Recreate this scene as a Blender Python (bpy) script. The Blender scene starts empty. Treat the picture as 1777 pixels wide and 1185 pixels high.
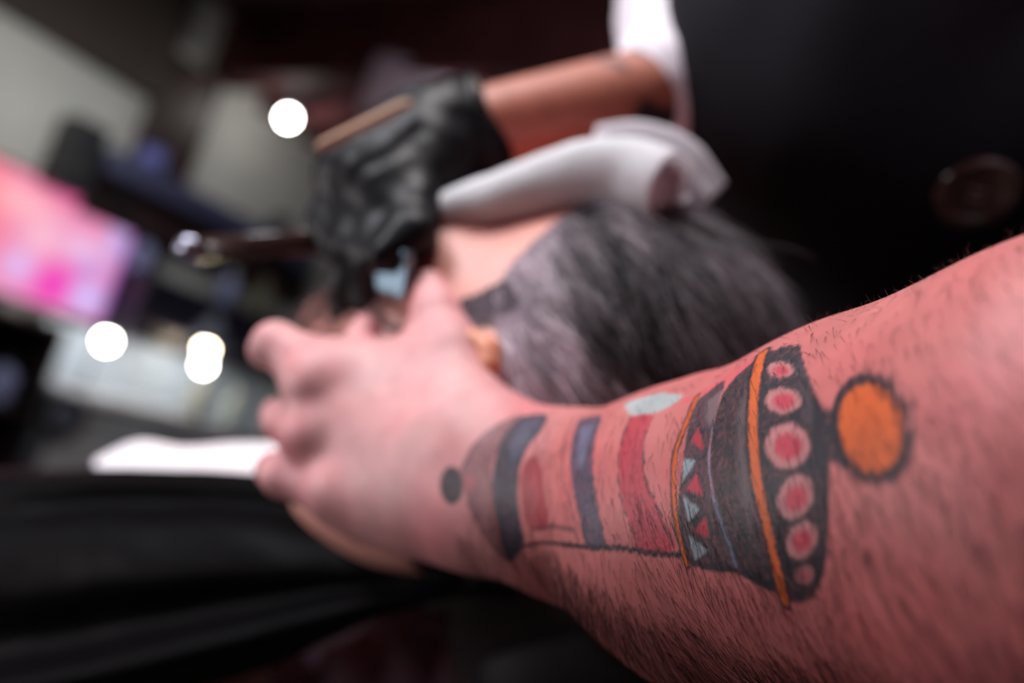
import bpy, math, random
import numpy as np
from mathutils import Matrix, Vector

random.seed(7)
rng = np.random.default_rng(11)
C = bpy.context.scene.collection
scene = bpy.context.scene

# ------------------------------------------------------------------ camera
W, H = 1777.0, 1185.0
LENS = 28.0
FPX = LENS / 36.0 * W
ROLL, PITCH = math.radians(17.0), math.radians(8.0)
CAM = np.array([0.0, 0.0, 1.15])
fwd = np.array([0.0, math.cos(PITCH), math.sin(PITCH)])
r0 = np.array([1.0, 0.0, 0.0])
u0 = np.cross(r0, fwd)
rgt = math.cos(ROLL) * r0 + math.sin(ROLL) * u0
upv = math.cos(ROLL) * u0 - math.sin(ROLL) * r0
FOCUS = 0.194

cd = bpy.data.cameras.new('camera')
cam = bpy.data.objects.new('camera', cd)
C.objects.link(cam)
cd.lens = LENS
cd.sensor_width = 36.0
cd.clip_start = 0.01
cd.clip_end = 60
M = Matrix(((rgt[0], upv[0], -fwd[0], CAM[0]), (rgt[1], upv[1], -fwd[1], CAM[1]),
            (rgt[2], upv[2], -fwd[2], CAM[2]), (0, 0, 0, 1)))
cam.matrix_world = M
cd.dof.use_dof = True
cd.dof.focus_distance = FOCUS
cd.dof.aperture_fstop = LENS * 0.001 / (53.0 * FOCUS / FPX)
scene.camera = cam

# ------------------------------------------------------------------ world and lights
wd = bpy.data.worlds.new('world')
scene.world = wd
wd.use_nodes = True
wd.node_tree.nodes['Background'].inputs[0].default_value = (0.55, 0.58, 0.7, 1)
wd.node_tree.nodes['Background'].inputs[1].default_value = 0.035


def area_light(name, loc, target, size, power, col):
    ld = bpy.data.lights.new(name, 'AREA')
    ld.shape = 'DISK'
    ld.size = size
    ld.energy = power
    ld.color = col
    o = bpy.data.objects.new(name, ld)
    C.objects.link(o)
    o.location = loc
    d = Vector(target) - Vector(loc)
    o.rotation_euler = d.to_track_quat('-Z', 'Y').to_euler()
    return o


area_light('ceiling_panel_light', (-0.45, 0.20, 2.7), (0.0, 0.38, 1.2), 0.6, 20, (1.0, 0.96, 0.96))
area_light('warm_shop_light', (0.5, 2.2, 2.7), (0.0, 0.5, 1.2), 0.5, 30, (1.0, 0.76, 0.58))
area_light('cool_fill_light', (-1.15, 0.05, 2.25), (0.0, 0.38, 1.2), 0.5, 17, (0.93, 0.92, 1.0))  # unseen cool fill added on the left to lift hand and towel
area_light('low_side_fill', (-1.2, 0.27, 1.02), (0.05, 0.23, 1.04), 0.4, 5.0, (1.0, 0.92, 0.95))  # unseen low fill added to brighten the forearm's lower left
wl = area_light('wall_wash_light', (-1.75, 2.2, 2.3), (-2.22, 3.45, 1.9), 0.25, 2.0, (1.0, 1.0, 0.97))
wl.data.spread = math.radians(80)
area_light('counter_light', (-0.4, 3.2, 2.5), (-1.3, 3.9, 0.9), 0.4, 4.5, (0.86, 0.93, 1.0))

vs = scene.view_settings
vs.view_transform = 'Standard'
vs.look = 'None'
vs.gamma = 1.0
vs.use_curve_mapping = False
vs.exposure = 0.22


# ------------------------------------------------------------------ helpers
def at(px, py, d):
    """world point seen at photograph pixel px, py at distance d along the lens axis"""
    return CAM + rgt * ((px - W / 2) / FPX * d) + upv * (-(py - H / 2) / FPX * d) + fwd * d


def ray(px, py):
    return rgt * ((px - W / 2) / FPX) + upv * (-(py - H / 2) / FPX) + fwd


def lin(c):
    c = np.asarray(c, dtype=float) / 255.0
    return np.where(c <= 0.04045, c / 12.92, ((c + 0.055) / 1.055) ** 2.4)


def rgba(*c):
    r = lin(c[:3])
    return (float(r[0]), float(r[1]), float(r[2]), 1.0)


def nrm(v):
    v = np.asarray(v, float)
    return v / max(np.linalg.norm(v), 1e-12)


def material(name, color=(128, 128, 128), rough=0.6, metal=0.0, attr=None, noise=0.0, nscale=40.0,
             bump=0.0, bscale=200.0, bdist=0.001, sss=0.0, sheen=0.0, emit=None, estr=0.0, spec=0.5, coat=0.0,
             stretch=None):
    m = bpy.data.materials.new(name)
    m.use_nodes = True
    nt = m.node_tree
    n, l = nt.nodes, nt.links
    b = n['Principled BSDF']
    b.inputs['Roughness'].default_value = rough
    b.inputs['Metallic'].default_value = metal
    b.inputs['Specular IOR Level'].default_value = spec
    b.inputs['Coat Weight'].default_value = coat
    tc = n.new('ShaderNodeTexCoord')
    coord = tc.outputs['Object']
    if stretch:
        mp = n.new('ShaderNodeMapping')
        mp.inputs['Scale'].default_value = stretch
        l.new(coord, mp.inputs['Vector'])
        coord = mp.outputs['Vector']
    if attr:
        a = n.new('ShaderNodeAttribute')
        a.attribute_name = attr
        src = a.outputs['Color']
    else:
        c = n.new('ShaderNodeRGB')
        c.outputs[0].default_value = rgba(*color)
        src = c.outputs[0]
    if noise > 0:
        t = n.new('ShaderNodeTexNoise')
        t.inputs['Scale'].default_value = nscale
        t.inputs['Detail'].default_value = 5
        l.new(coord, t.inputs['Vector'])
        mr = n.new('ShaderNodeMapRange')
        mr.inputs['From Min'].default_value = 0.3
        mr.inputs['From Max'].default_value = 0.7
        mr.inputs['To Min'].default_value = 1 - noise
        mr.inputs['To Max'].default_value = 1 + noise
        l.new(t.outputs['Fac'], mr.inputs['Value'])
        mx = n.new('ShaderNodeVectorMath')
        mx.operation = 'SCALE'
        l.new(src, mx.inputs[0])
        l.new(mr.outputs[0], mx.inputs['Scale'])
        src = mx.outputs[0]
    l.new(src, b.inputs['Base Color'])
    if bump > 0:
        t = n.new('ShaderNodeTexNoise')
        t.inputs['Scale'].default_value = bscale
        t.inputs['Detail'].default_value = 4
        l.new(coord, t.inputs['Vector'])
        bp = n.new('ShaderNodeBump')
        bp.inputs['Strength'].default_value = bump
        bp.inputs['Distance'].default_value = bdist
        l.new(t.outputs['Fac'], bp.inputs['Height'])
        l.new(bp.outputs[0], b.inputs['Normal'])
    if sss > 0:
        b.inputs['Subsurface Weight'].default_value = sss
        b.inputs['Subsurface Radius'].default_value = (1.0, 0.35, 0.2)
        b.inputs['Subsurface Scale'].default_value = 0.004
    if sheen > 0:
        b.inputs['Sheen Weight'].default_value = sheen
    if emit is not None:
        b.inputs['Emission Color'].default_value = rgba(*emit)
        b.inputs['Emission Strength'].default_value = estr
    return m


def mesh_np(name, V, F, mat=None, parent=None, smooth=True, cols=None):
    """V (n,3) world points, F list of faces (same length each, ndarray) or list"""
    me = bpy.data.meshes.new(name)
    V = np.asarray(V, dtype=np.float32)
    if isinstance(F, np.ndarray):
        k = F.shape[1]
        me.vertices.add(len(V))
        me.vertices.foreach_set('co', V.ravel())
        me.loops.add(F.size)
        me.loops.foreach_set('vertex_index', F.astype(np.int32).ravel())
        me.polygons.add(len(F))
        me.polygons.foreach_set('loop_start', np.arange(0, F.size, k, dtype=np.int32))
        me.polygons.foreach_set('loop_total', np.full(len(F), k, dtype=np.int32))
        me.update(calc_edges=True)
        me.validate()
    else:
        me.from_pydata([tuple(map(float, v)) for v in V], [], F)
        me.update()
    me.polygons.foreach_set('use_smooth', np.full(len(me.polygons), smooth, dtype=bool))
    if cols is not None:
        ca = me.color_attributes.new('Col', 'FLOAT_COLOR', 'POINT')
        cc = np.ones((len(V), 4), dtype=np.float32)
        cc[:, :3] = cols
        ca.data.foreach_set('color', cc.ravel())
    o = bpy.data.objects.new(name, me)
    C.objects.link(o)
    if mat:
        me.materials.append(mat)
    if parent is not None:
        o.parent = parent
        o.matrix_parent_inverse = parent.matrix_world.inverted() if False else Matrix.Translation(-parent.location)
    return o


def thing(name, label, cat, loc, group=None):
    o = bpy.data.objects.new(name, None)
    C.objects.link(o)
    o.location = tuple(map(float, loc))
    o.empty_display_size = 0.05
    tag(o, label, cat, group)
    return o


def tag(o, label, cat, group=None):
    o['label'] = label
    o['category'] = cat
    if group:
        o['group'] = group
    return o


def struct(o):
    o['kind'] = 'structure'
    return o


class MB:
    """collects simple shapes into one mesh"""

    def __init__(self):
        self.V, self.F = [], []

    def add(self, V, F):
        k = len(self.V)
        self.V += [tuple(map(float, v)) for v in V]
        self.F += [tuple(i + k for i in f) for f in F]
        return self

    def box(self, c, ax, ay, az, sx, sy, sz, bev=0.0):
        """box centred at c with unit axes and full sizes; bev chamfers all twelve edges"""
        c = np.asarray(c, float)
        A = np.array([nrm(ax), nrm(ay), nrm(az)])
        h = np.array([sx, sy, sz]) / 2
        if bev <= 0:
            P = [c + A.T @ (h * np.array(s)) for s in
                 [(-1, -1, -1), (1, -1, -1), (1, 1, -1), (-1, 1, -1), (-1, -1, 1), (1, -1, 1), (1, 1, 1), (-1, 1, 1)]]
            return self.add(P, [(0, 3, 2, 1), (4, 5, 6, 7), (0, 1, 5, 4), (1, 2, 6, 5), (2, 3, 7, 6), (3, 0, 4, 7)])
        b = min(bev, h.min() * 0.9)
        P, idx = [], {}
        for sx_ in (-1, 1):
            for sy_ in (-1, 1):
                for sz_ in (-1, 1):
                    s = np.array((sx_, sy_, sz_))
                    for k in range(3):
                        e = h - b
                        e[k] = h[k]
                        idx[(sx_, sy_, sz_, k)] = len(P)
                        P.append(c + A.T @ (e * s))
        F = []
        for k in range(3):
            i, j = [q for q in range(3) if q != k]
            for s in (-1, 1):
                q = []
                for a, b2 in ((-1, -1), (1, -1), (1, 1), (-1, 1)):
                    t = [0, 0, 0]
                    t[k], t[i], t[j] = s, a, b2
                    q.append(idx[(*t, k)])
                F.append(tuple(q))
        for k in range(3):
            i, j = [q for q in range(3) if q != k]
            for a in (-1, 1):
                for b2 in (-1, 1):
                    q = []
                    for s, kk in ((-1, i), (-1, j), (1, j), (1, i)):
                        t = [0, 0, 0]
                        t[k], t[i], t[j] = s, a, b2
                        q.append(idx[(*t, kk)])
                    F.append(tuple(q))
        for a in (-1, 1):
            for b2 in (-1, 1):
                for c2 in (-1, 1):
                    F.append(tuple(idx[(a, b2, c2, k)] for k in range(3)))
        return self.add(P, F)

    def lathe(self, c, axis, prof, n=24):
        """prof: list of (radius, height along axis)"""
        ax = nrm(axis)
        t = nrm(np.cross(ax, (0.3, 0.5, 0.8)))
        b = np.cross(ax, t)
        P, F = [], []
        for r, h in prof:
            for i in range(n):
                a = 2 * math.pi * i / n
                P.append(np.asarray(c) + ax * h + (t * math.cos(a) + b * math.sin(a)) * max(r, 1e-5))
        for k in range(len(prof) - 1):
            for i in range(n):
                j = (i + 1) % n
                F.append((k * n + i, k * n + j, (k + 1) * n + j, (k + 1) * n + i))
        F.append(tuple(range(n))[::-1])
        F.append(tuple((len(prof) - 1) * n + i for i in range(n)))
        return self.add(P, F)

    def tube(self, pts, r, n=10):
        pts = [np.asarray(p, float) for p in pts]
        rs = r if hasattr(r, '__len__') else [r] * len(pts)
        P, F = [], []
        prev = None
        for i, p in enumerate(pts):
            t = nrm(pts[min(i + 1, len(pts) - 1)] - pts[max(i - 1, 0)])
            a = np.cross(t, (0.21, 0.37, 0.9)) if prev is None else prev - t * (prev @ t)
            a = nrm(a)
            prev = a
            b = np.cross(t, a)
            for k in range(n):
                q = 2 * math.pi * k / n
                P.append(p + (a * math.cos(q) + b * math.sin(q)) * rs[i])
        for i in range(len(pts) - 1):
            for k in range(n):
                j = (k + 1) % n
                F.append((i * n + k, i * n + j, (i + 1) * n + j, (i + 1) * n + k))
        F.append(tuple(range(n))[::-1])
        F.append(tuple((len(pts) - 1) * n + i for i in range(n)))
        return self.add(P, F)

    def build(self, name, mat, parent=None, smooth=False):
        o = mesh_np(name, np.array(self.V), self.F, mat, parent, smooth)
        import bmesh
        bm = bmesh.new()
        bm.from_mesh(o.data)
        bmesh.ops.recalc_face_normals(bm, faces=bm.faces)
        bm.to_mesh(o.data)
        bm.free()
        return o


# ---- smooth solid modelling: blended round cones and ellipsoids turned into one skin
def cone(a, b, ra, rb, k=0.006, flat=None):
    """tapered limb from a to b; flat = (direction, factor) squeezes its section along direction"""
    return ('c', np.asarray(a, float), np.asarray(b, float), ra, rb, k, flat)


def ball(c, axes, radii, k=0.006):
    return ('e', np.asarray(c, float), np.array([nrm(v) for v in axes]), np.asarray(radii, float), k)


def chain(pts, rs, k=0.006, flat=None):
    return [cone(pts[i], pts[i + 1], rs[i], rs[i + 1], k, flat) for i in range(len(pts) - 1)]


def sd_prim(p, X):
    if p[0] == 'c':
        _, a, b, ra, rb, k, flat = p
        sc = 1.0
        if flat is not None:
            n, s = nrm(flat[0]), flat[1]
            X = X + np.outer((X - a) @ n, n) * (1 / s - 1)
            b = b + n * ((b - a) @ n) * (1 / s - 1)
            sc = 0.5 * (1 + s)
        ba = b - a
        l2 = ba @ ba
        t = np.clip(((X - a) @ ba) / l2, 0, 1)
        d = np.linalg.norm(X - a - t[:, None] * ba, axis=1) - (ra + (rb - ra) * t)
        return d * sc
    _, c, A, r, k = p
    q = (X - c) @ A.T
    k0 = np.linalg.norm(q / r, axis=1)
    k1 = np.linalg.norm(q / (r * r), axis=1)
    return k0 * (k0 - 1) / np.maximum(k1, 1e-9)


def solid(prims, h, subtract=()):
    """skin of the blended primitives on a grid of step h -> verts, quads"""
    lo, hi, boxes = [], [], []
    for p in list(prims) + list(subtract):
        if p[0] == 'c':
            m = max(p[3], p[4]) * 1.05
            a, b = np.minimum(p[1], p[2]) - m, np.maximum(p[1], p[2]) + m
        else:
            m = p[3].max()
            a, b = p[1] - m, p[1] + m
        boxes.append((a, b))
    lo = np.min([b[0] for b in boxes[:len(prims)]], axis=0) - 4 * h
    hi = np.max([b[1] for b in boxes[:len(prims)]], axis=0) + 4 * h
    N = np.ceil((hi - lo) / h).astype(int) + 1
    D = np.full(N, 0.05, dtype=np.float32)
    for i, p in enumerate(list(prims) + list(subtract)):
        k = p[5] if p[0] == 'c' else p[4]
        pad = k + 3 * h
        i0 = np.maximum(np.floor((boxes[i][0] - pad - lo) / h).astype(int), 0)
        i1 = np.minimum(np.ceil((boxes[i][1] + pad - lo) / h).astype(int) + 1, N)
        if np.any(i1 <= i0):
            continue
        g = np.meshgrid(*[lo[q] + h * np.arange(i0[q], i1[q]) for q in range(3)], indexing='ij')
        X = np.stack([v.ravel() for v in g], 1)
        d = sd_prim(p, X).reshape(g[0].shape).astype(np.float32)
        sl = tuple(slice(i0[q], i1[q]) for q in range(3))
        o = D[sl]
        if i < len(prims):
            hh = np.maximum(k - np.abs(o - d), 0) / k
            D[sl] = np.minimum(o, d) - hh * hh * k * 0.25
        else:
            d = -d
            hh = np.maximum(k - np.abs(o - d), 0) / k
            D[sl] = np.maximum(o, d) + hh * hh * k * 0.25
    return nets(D, lo, h)


def nets(D, lo, h):
    ins = D < 0
    n = np.array(D.shape) - 1
    c = [ins[i:i + n[0], j:j + n[1], k:k + n[2]] for i in (0, 1) for j in (0, 1) for k in (0, 1)]
    s = np.zeros(tuple(n), dtype=np.int8)
    for v in c:
        s += v
    act = (s > 0) & (s < 8)
    ijk = np.argwhere(act)
    idx = np.full(tuple(n), -1, dtype=np.int64)
    idx[act] = np.arange(len(ijk))
    P = np.zeros((len(ijk), 3))
    cnt = np.zeros(len(ijk))
    cor = [(i, j, k) for i in (0, 1) for j in (0, 1) for k in (0, 1)]
    val = {q: D[ijk[:, 0] + q[0], ijk[:, 1] + q[1], ijk[:, 2] + q[2]].astype(float) for q in cor}
    for q in cor:
        for ax in range(3):
            if q[ax] == 0:
                q2 = list(q)
                q2[ax] = 1
                q2 = tuple(q2)
                a, b = val[q], val[q2]
                m = (a < 0) != (b < 0)
                t = np.where(m, a / np.where(m, a - b, 1), 0)
                pt = np.array(q, float)[None, :].repeat(len(ijk), 0)
                pt[:, ax] = t
                P[m] += pt[m]
                cnt[m] += 1
    V = lo + h * (ijk + P / cnt[:, None])
    quads = []
    for ax in range(3):
        u, v = (ax + 1) % 3, (ax + 2) % 3
        a = ins
        sl0 = [slice(None)] * 3
        sl1 = [slice(None)] * 3
        sl0[ax] = slice(0, -1)
        sl1[ax] = slice(1, None)
        ch = a[tuple(sl0)] != a[tuple(sl1)]
        e = np.argwhere(ch)
        ok = (e[:, u] > 0) & (e[:, v] > 0) & (e[:, u] < n[u]) & (e[:, v] < n[v])
        e = e[ok]
        if not len(e):
            continue
        first = ins[e[:, 0], e[:, 1], e[:, 2]]

        def cell(du, dv):
            f = e.copy()
            f[:, u] += du
            f[:, v] += dv
            return idx[f[:, 0], f[:, 1], f[:, 2]]
        q = np.stack([cell(-1, -1), cell(0, -1), cell(0, 0), cell(-1, 0)], 1)
        q[~first] = q[~first][:, ::-1]
        quads.append(q)
    return V, np.concatenate(quads)


def relax(V, F, it=2, f=0.5):
    a = np.concatenate([F[:, 0], F[:, 1], F[:, 2], F[:, 3]])
    b = np.concatenate([F[:, 1], F[:, 2], F[:, 3], F[:, 0]])
    for _ in range(it):
        S = np.zeros_like(V)
        n = np.zeros(len(V))
        for q in range(3):
            S[:, q] = np.bincount(a, V[b, q], len(V)) + np.bincount(b, V[a, q], len(V))
        n = np.bincount(a, minlength=len(V)) + np.bincount(b, minlength=len(V))
        V = V + f * (S / n[:, None] - V)
    return V


def split4(V, F):
    """each quad into four"""
    e = np.concatenate([F[:, [0, 1]], F[:, [1, 2]], F[:, [2, 3]], F[:, [3, 0]]])
    es = np.sort(e, 1)
    key = es[:, 0].astype(np.int64) * len(V) + es[:, 1]
    uq, inv = np.unique(key, return_inverse=True)
    a, b = uq // len(V), uq % len(V)
    n, m = len(V), len(F)
    V2 = np.concatenate([V, 0.5 * (V[a] + V[b]), V[F].mean(1)])
    E = inv.reshape(4, m) + n
    ct = np.arange(m) + n + len(uq)
    Q = np.concatenate([np.stack([F[:, 0], E[0], ct, E[3]], 1), np.stack([F[:, 1], E[1], ct, E[0]], 1),
                        np.stack([F[:, 2], E[2], ct, E[1]], 1), np.stack([F[:, 3], E[3], ct, E[2]], 1)])
    return V2, Q


def vnormals(V, F):
    n = np.cross(V[F[:, 2]] - V[F[:, 0]], V[F[:, 3]] - V[F[:, 1]])
    N = np.zeros_like(V)
    for k in range(4):
        for q in range(3):
            N[:, q] += np.bincount(F[:, k], n[:, q], len(V))
    return N / np.maximum(np.linalg.norm(N, axis=1), 1e-12)[:, None]


def vnoise(X, scale, seed=0, octaves=3):
    """smooth value noise in 0..1"""
    out = np.zeros(len(X))
    amp, tot = 1.0, 0.0
    for o in range(octaves):
        Y = X * scale * 2 ** o + 17.3 * o + seed * 5.7
        i = np.floor(Y).astype(np.int64)
        f = Y - i
        f = f * f * (3 - 2 * f)
        r = 0
        for dx in (0, 1):
            for dy in (0, 1):
                for dz in (0, 1):
                    hsh = ((i[:, 0] + dx) * 73856093) ^ ((i[:, 1] + dy) * 19349663) ^ ((i[:, 2] + dz) * 83492791)
                    hsh = (hsh ^ (hsh >> 13)) * 1274126177
                    v = ((hsh ^ (hsh >> 16)) & 0xffff) / 65535.0
                    w = (f[:, 0] if dx else 1 - f[:, 0]) * (f[:, 1] if dy else 1 - f[:, 1]) * (f[:, 2] if dz else 1 - f[:, 2])
                    r = r + v * w
        out += amp * r
        tot += amp
        amp *= 0.5
    return out / tot


def strands(roots, dirs, normals, length, radius, bend, seg=4, jit=0.25, sides=3, tipdir=None):
    """many tapered hairs as one mesh: roots (n,3); returns V, F"""
    n = len(roots)
    L = length if hasattr(length, '__len__') else np.full(n, length)
    R = radius if hasattr(radius, '__len__') else np.full(n, radius)
    d = dirs + jit * rng.normal(size=(n, 3))
    d /= np.linalg.norm(d, axis=1)[:, None]
    P = [roots]
    cur = d
    for s in range(seg):
        P.append(P[-1] + cur * (L / seg)[:, None])
        if tipdir is None:
            cur = cur + bend * (-normals)
        else:
            cur = cur + bend * (tipdir - cur)
        cur = cur / np.linalg.norm(cur, axis=1)[:, None]
    P = np.stack(P, 1)
    t = P[:, -1] - P[:, 0]
    t /= np.linalg.norm(t, axis=1)[:, None]
    a = np.cross(t, normals + 0.01)
    a /= np.maximum(np.linalg.norm(a, axis=1), 1e-9)[:, None]
    b = np.cross(t, a)
    V = np.zeros((n, seg + 1, sides, 3))
    for s in range(seg + 1):
        r = R * (1 - 0.85 * s / seg)
        for k in range(sides):
            q = 2 * math.pi * k / sides
            V[:, s, k] = P[:, s] + (a * math.cos(q) + b * math.sin(q)) * r[:, None]
    base = (np.arange(n) * (seg + 1) * sides)[:, None]
    F = []
    for s in range(seg):
        for k in range(sides):
            j = (k + 1) % sides
            F.append(base + np.array([[s * sides + k, s * sides + j, (s + 1) * sides + j, (s + 1) * sides + k]]))
    return V.reshape(-1, 3), np.concatenate(F)


def spline(pts, n):
    """Catmull-Rom through pts (m,k) sampled at n values, with its parameter"""
    P = np.asarray(pts, float)
    m = len(P)
    t = np.linspace(0, m - 1 - 1e-9, n)
    i = np.floor(t).astype(int)
    f = (t - i)[:, None]
    g = lambda j: P[np.clip(j, 0, m - 1)]
    p0, p1, p2, p3 = g(i - 1), g(i), g(i + 1), g(i + 2)
    p0 = np.where((i == 0)[:, None], 2 * p1 - p2, p0)
    p3 = np.where((i >= m - 2)[:, None], 2 * p2 - p1, p3)
    return 0.5 * (2 * p1 + (p2 - p0) * f + (2 * p0 - 5 * p1 + 4 * p2 - p3) * f ** 2 + (3 * p1 - p0 - 3 * p2 + p3) * f ** 3)


def sheet(net, nu, nv):
    """smooth surface through a net of points [row][col] -> V grid (nu, nv, 3)"""
    N = np.asarray(net, float)
    A = np.stack([spline(N[r], nv) for r in range(len(N))], 0)
    return np.stack([spline(A[:, j], nu) for j in range(nv)], 1)


def grid_faces(nu, nv):
    i, j = np.meshgrid(np.arange(nu - 1), np.arange(nv - 1), indexing='ij')
    a = (i * nv + j).ravel()
    return np.stack([a, a + 1, a + nv + 1, a + nv], 1)


def thick(G, t):
    """closed sheet of thickness t from a point grid"""
    nu, nv = G.shape[:2]
    V = G.reshape(-1, 3)
    F = grid_faces(nu, nv)
    N = vnormals(V, F)
    V2 = np.concatenate([V + N * t / 2, V - N * t / 2])
    n = nu * nv
    edge = [i * nv for i in range(nu)]
    ring = [(j) for j in range(nv)] + [(i * nv + nv - 1) for i in range(1, nu)] + \
           [((nu - 1) * nv + j) for j in range(nv - 2, -1, -1)] + [(i * nv) for i in range(nu - 2, 0, -1)]
    ring = np.array(ring)
    nx = np.roll(ring, -1)
    S = np.stack([ring, ring + n, nx + n, nx], 1)
    return V2, np.concatenate([F, F[:, ::-1] + n, S])


# ------------------------------------------------------------------ the room
RA = math.radians(33)
E1 = np.array([math.sin(RA), math.cos(RA), 0.0])     # along the left wall, away from the lens
E2 = np.array([math.cos(RA), -math.sin(RA), 0.0])    # off the left wall into the room
EZ = np.array([0, 0, 1.0])
WALL, ENDW, CEIL = -3.9, 6.6, 3.0


def rm(a, b, z):
    return E1 * a + E2 * b + EZ * z


def on_left(px, py, off=0.0):
    """room coordinates (along, height) where the sight line meets the left wall"""
    d = ray(px, py)
    t = (WALL + off) / (d @ E2)
    p = CAM + d * t
    return p @ E1, p[2]


def on_end(px, py, off=0.0):
    d = ray(px, py)
    t = (ENDW - off) / (d @ E1)
    p = CAM + d * t
    return p @ E2, p[2]


PAINT = material('grey_wall_paint', (204, 204, 199), rough=.85, noise=.06, nscale=3)
DARKW = material('dark_stained_wood', (52, 32, 32), rough=.45, noise=.35, nscale=6, stretch=(1, 1, 8))
CEILM = material('brown_ceiling_boards', (84, 54, 54), rough=.6, noise=.3, nscale=5)
FLOORM = material('dark_floor_boards', (70, 58, 60), rough=.4, noise=.3, nscale=8)
BLACK = material('black_plastic', (14, 14, 17), rough=.45)
BLUEG = material('blue_grey_enamel', (74, 76, 108), rough=.4)
WHITE = material('white_enamel', (190, 202, 214), rough=.35, noise=.05, nscale=5)
MIRROR = material('mirror_glass', (200, 208, 216), rough=.08, metal=1.0)

A0, A1, B0, B1 = -2.0, ENDW, WALL, 2.6


def slab(name, mat, a0, a1, b0, b1, z0, z1, parent=None, bev=0.0):
    return MB().box(rm((a0 + a1) / 2, (b0 + b1) / 2, (z0 + z1) / 2), E1, E2, EZ, abs(a1 - a0), abs(b1 - b0), abs(z1 - z0), bev).build(name, mat, parent)


struct(slab('floor', FLOORM, A0 - .1, A1 + .1, B0 - .1, B1 + .1, -.1, 0))
struct(slab('ceiling', CEILM, A0 - .1, A1 + .1, B0 - .1, B1 + .1, CEIL, CEIL + .1))
struct(slab('wall_left', PAINT, A0 - .1, A1 + .1, WALL - .1, WALL, 0, CEIL))
struct(slab('wall_end', DARKW, A1, A1 + .1, B0, B1, 0, CEIL))
struct(slab('wall_right', DARKW, A0, A1, B1, B1 + .1, 0, CEIL))
struct(slab('wall_near', DARKW, A0 - .1, A0, B0, B1, 0, CEIL))

# ceiling beams, pilaster and the fittings of the left wall
for i, a in enumerate((2.36, 2.72, 3.10, 3.52, 4.0, 4.55, 5.2)):
    struct(slab('trim_%d' % (i + 1), material('beam_wood_%d' % i, ((84, 46, 48), (118, 68, 72))[i % 2], rough=.75, spec=.15, noise=.3, nscale=5), a, a + .17, WALL, B1, 2.62, CEIL, bev=.01))
struct(slab('trim_8', DARKW, 2.12, 2.44, WALL, WALL + .07, 0, 2.62, bev=.01))
struct(slab('trim_9', material('shaded_cornice_wood', (62, 52, 46), rough=.5), A0, 2.119, WALL, WALL + .10, 2.33, CEIL, bev=.01))  # cornice lowered and darkened to stand in for the corner's shade
struct(slab('trim_10', material('grey_pillar_paint', (150, 150, 146), rough=.7), 3.45, 3.64, WALL, WALL + .22, 0, CEIL, bev=.01))

# long pelmet shelf and the dark cabinet below it
pel = thing('wall_shelf', 'long blue grey shelf running along the wall beside the dark pilaster', 'shelf', rm(2.45, WALL, 1.88))
slab('shelf_board', BLUEG, 1.94, 3.3, WALL + .07, WALL + .24, 1.87, 1.985, pel, .008)
for a in (2.05, 2.62, 3.2):
    slab('bracket', BLACK, a - .015, a + .015, WALL + .0705, WALL + .22, 1.74, 1.869, pel)
slab('back_rail', DARKW, 1.94, 3.44, WALL + .0705, WALL + .1, 1.66, 1.869, pel, .004)
cab = thing('wall_cabinet', 'dark wall cabinet with flat doors above the white washing counter', 'cabinet', rm(2.7, WALL, 1.2))
slab('body', material('navy_cabinet', (24, 22, 34), rough=.4), 2.28, 3.30, WALL + .071, WALL + .28, 1.17, 1.50, cab, .006)
for i in range(3):
    a = 2.29 + .335 * i
    dr = slab('door', material('navy_door', (30, 27, 42), rough=.35), a, a + .325, WALL + .281, WALL + .297, 1.18, 1.49, cab, .004)
    MB().tube([rm(a + .29, WALL + .305, 1.24), rm(a + .29, WALL + .312, 1.27), rm(a + .29, WALL + .305, 1.30)], .004, 8).build('handle', material('brushed_steel', (150, 150, 155), rough=.3, metal=1), dr, True)


def bottle(name, label, mat, capm, px, py, hgt, r, b=WALL + .17, base=None, cat='bottle', group=None, amax=9.0):
    a, z = on_left(px, py, b - WALL)
    a = min(a, amax)
    z = base if base is not None else z
    t = thing(name, label, cat, rm(a, b, z), group)
    MB().lathe(rm(a, b, z), EZ, [(r * .9, 0), (r, .006), (r, hgt * .62), (r * .8, hgt * .7), (r * .36, hgt * .78), (r * .36, hgt * .84)], 20).build('bottle_body', mat, t, True)
    MB().lathe(rm(a, b, z + hgt * .84), EZ, [(r * .46, 0), (r * .46, hgt * .15), (r * .3, hgt * .16)], 16).build('cap', capm, t, True)
    return t


PBLUE = material('pale_blue_plastic', (150, 158, 205), rough=.35)
OLIVE = material('olive_grey_tin', (120, 116, 98), rough=.5)
CREAM = material('cream_plastic', (214, 218, 206), rough=.4)
bottle('lotion_bottle', 'pale blue bottle on top of the dark wall cabinet, behind the razor handle', PBLUE, CREAM, 385, 530, .19, .050, base=1.502)
bottle('lotion_bottle', 'pale blue bottle standing at the pilaster end of the dark cabinet', PBLUE, BLACK, 238, 470, .17, .048, base=1.502)
bottle('spray_can', 'olive grey tin with round cap on the dark cabinet, by the black glove', OLIVE, OLIVE, 445, 540, .22, .065, base=1.502, cat='can')
a, z = on_left(250, 312, .16)
MBt = MB().lathe(rm(a, WALL + .16, 1.9865), EZ, [(.050, 0), (.062, .01), (.066, .05), (.058, .085), (.040, .09), (.040, .10), (.001, .104)], 24)  # added jar shape stands in for a bright blue spot on the shelf
tag(MBt.build('blue_spot_jar', material('violet_blue_plastic', (120, 125, 205), rough=.3), None, True), 'round violet blue jar shape standing in for a bright spot on the blue grey wall shelf', 'jar')
sa, sz = on_left(485, 392, .15)
t = thing('clipper_knob', 'small black round speaker on a short stand at the end of the wall shelf', 'speaker', rm(sa, WALL + .15, 1.87))
MB().lathe(rm(sa, WALL + .15, 1.87), EZ, [(.05, 0), (.05, .01), (.012, .016), (.012, .12)], 20).build('stand', BLACK, t, True)
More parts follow.
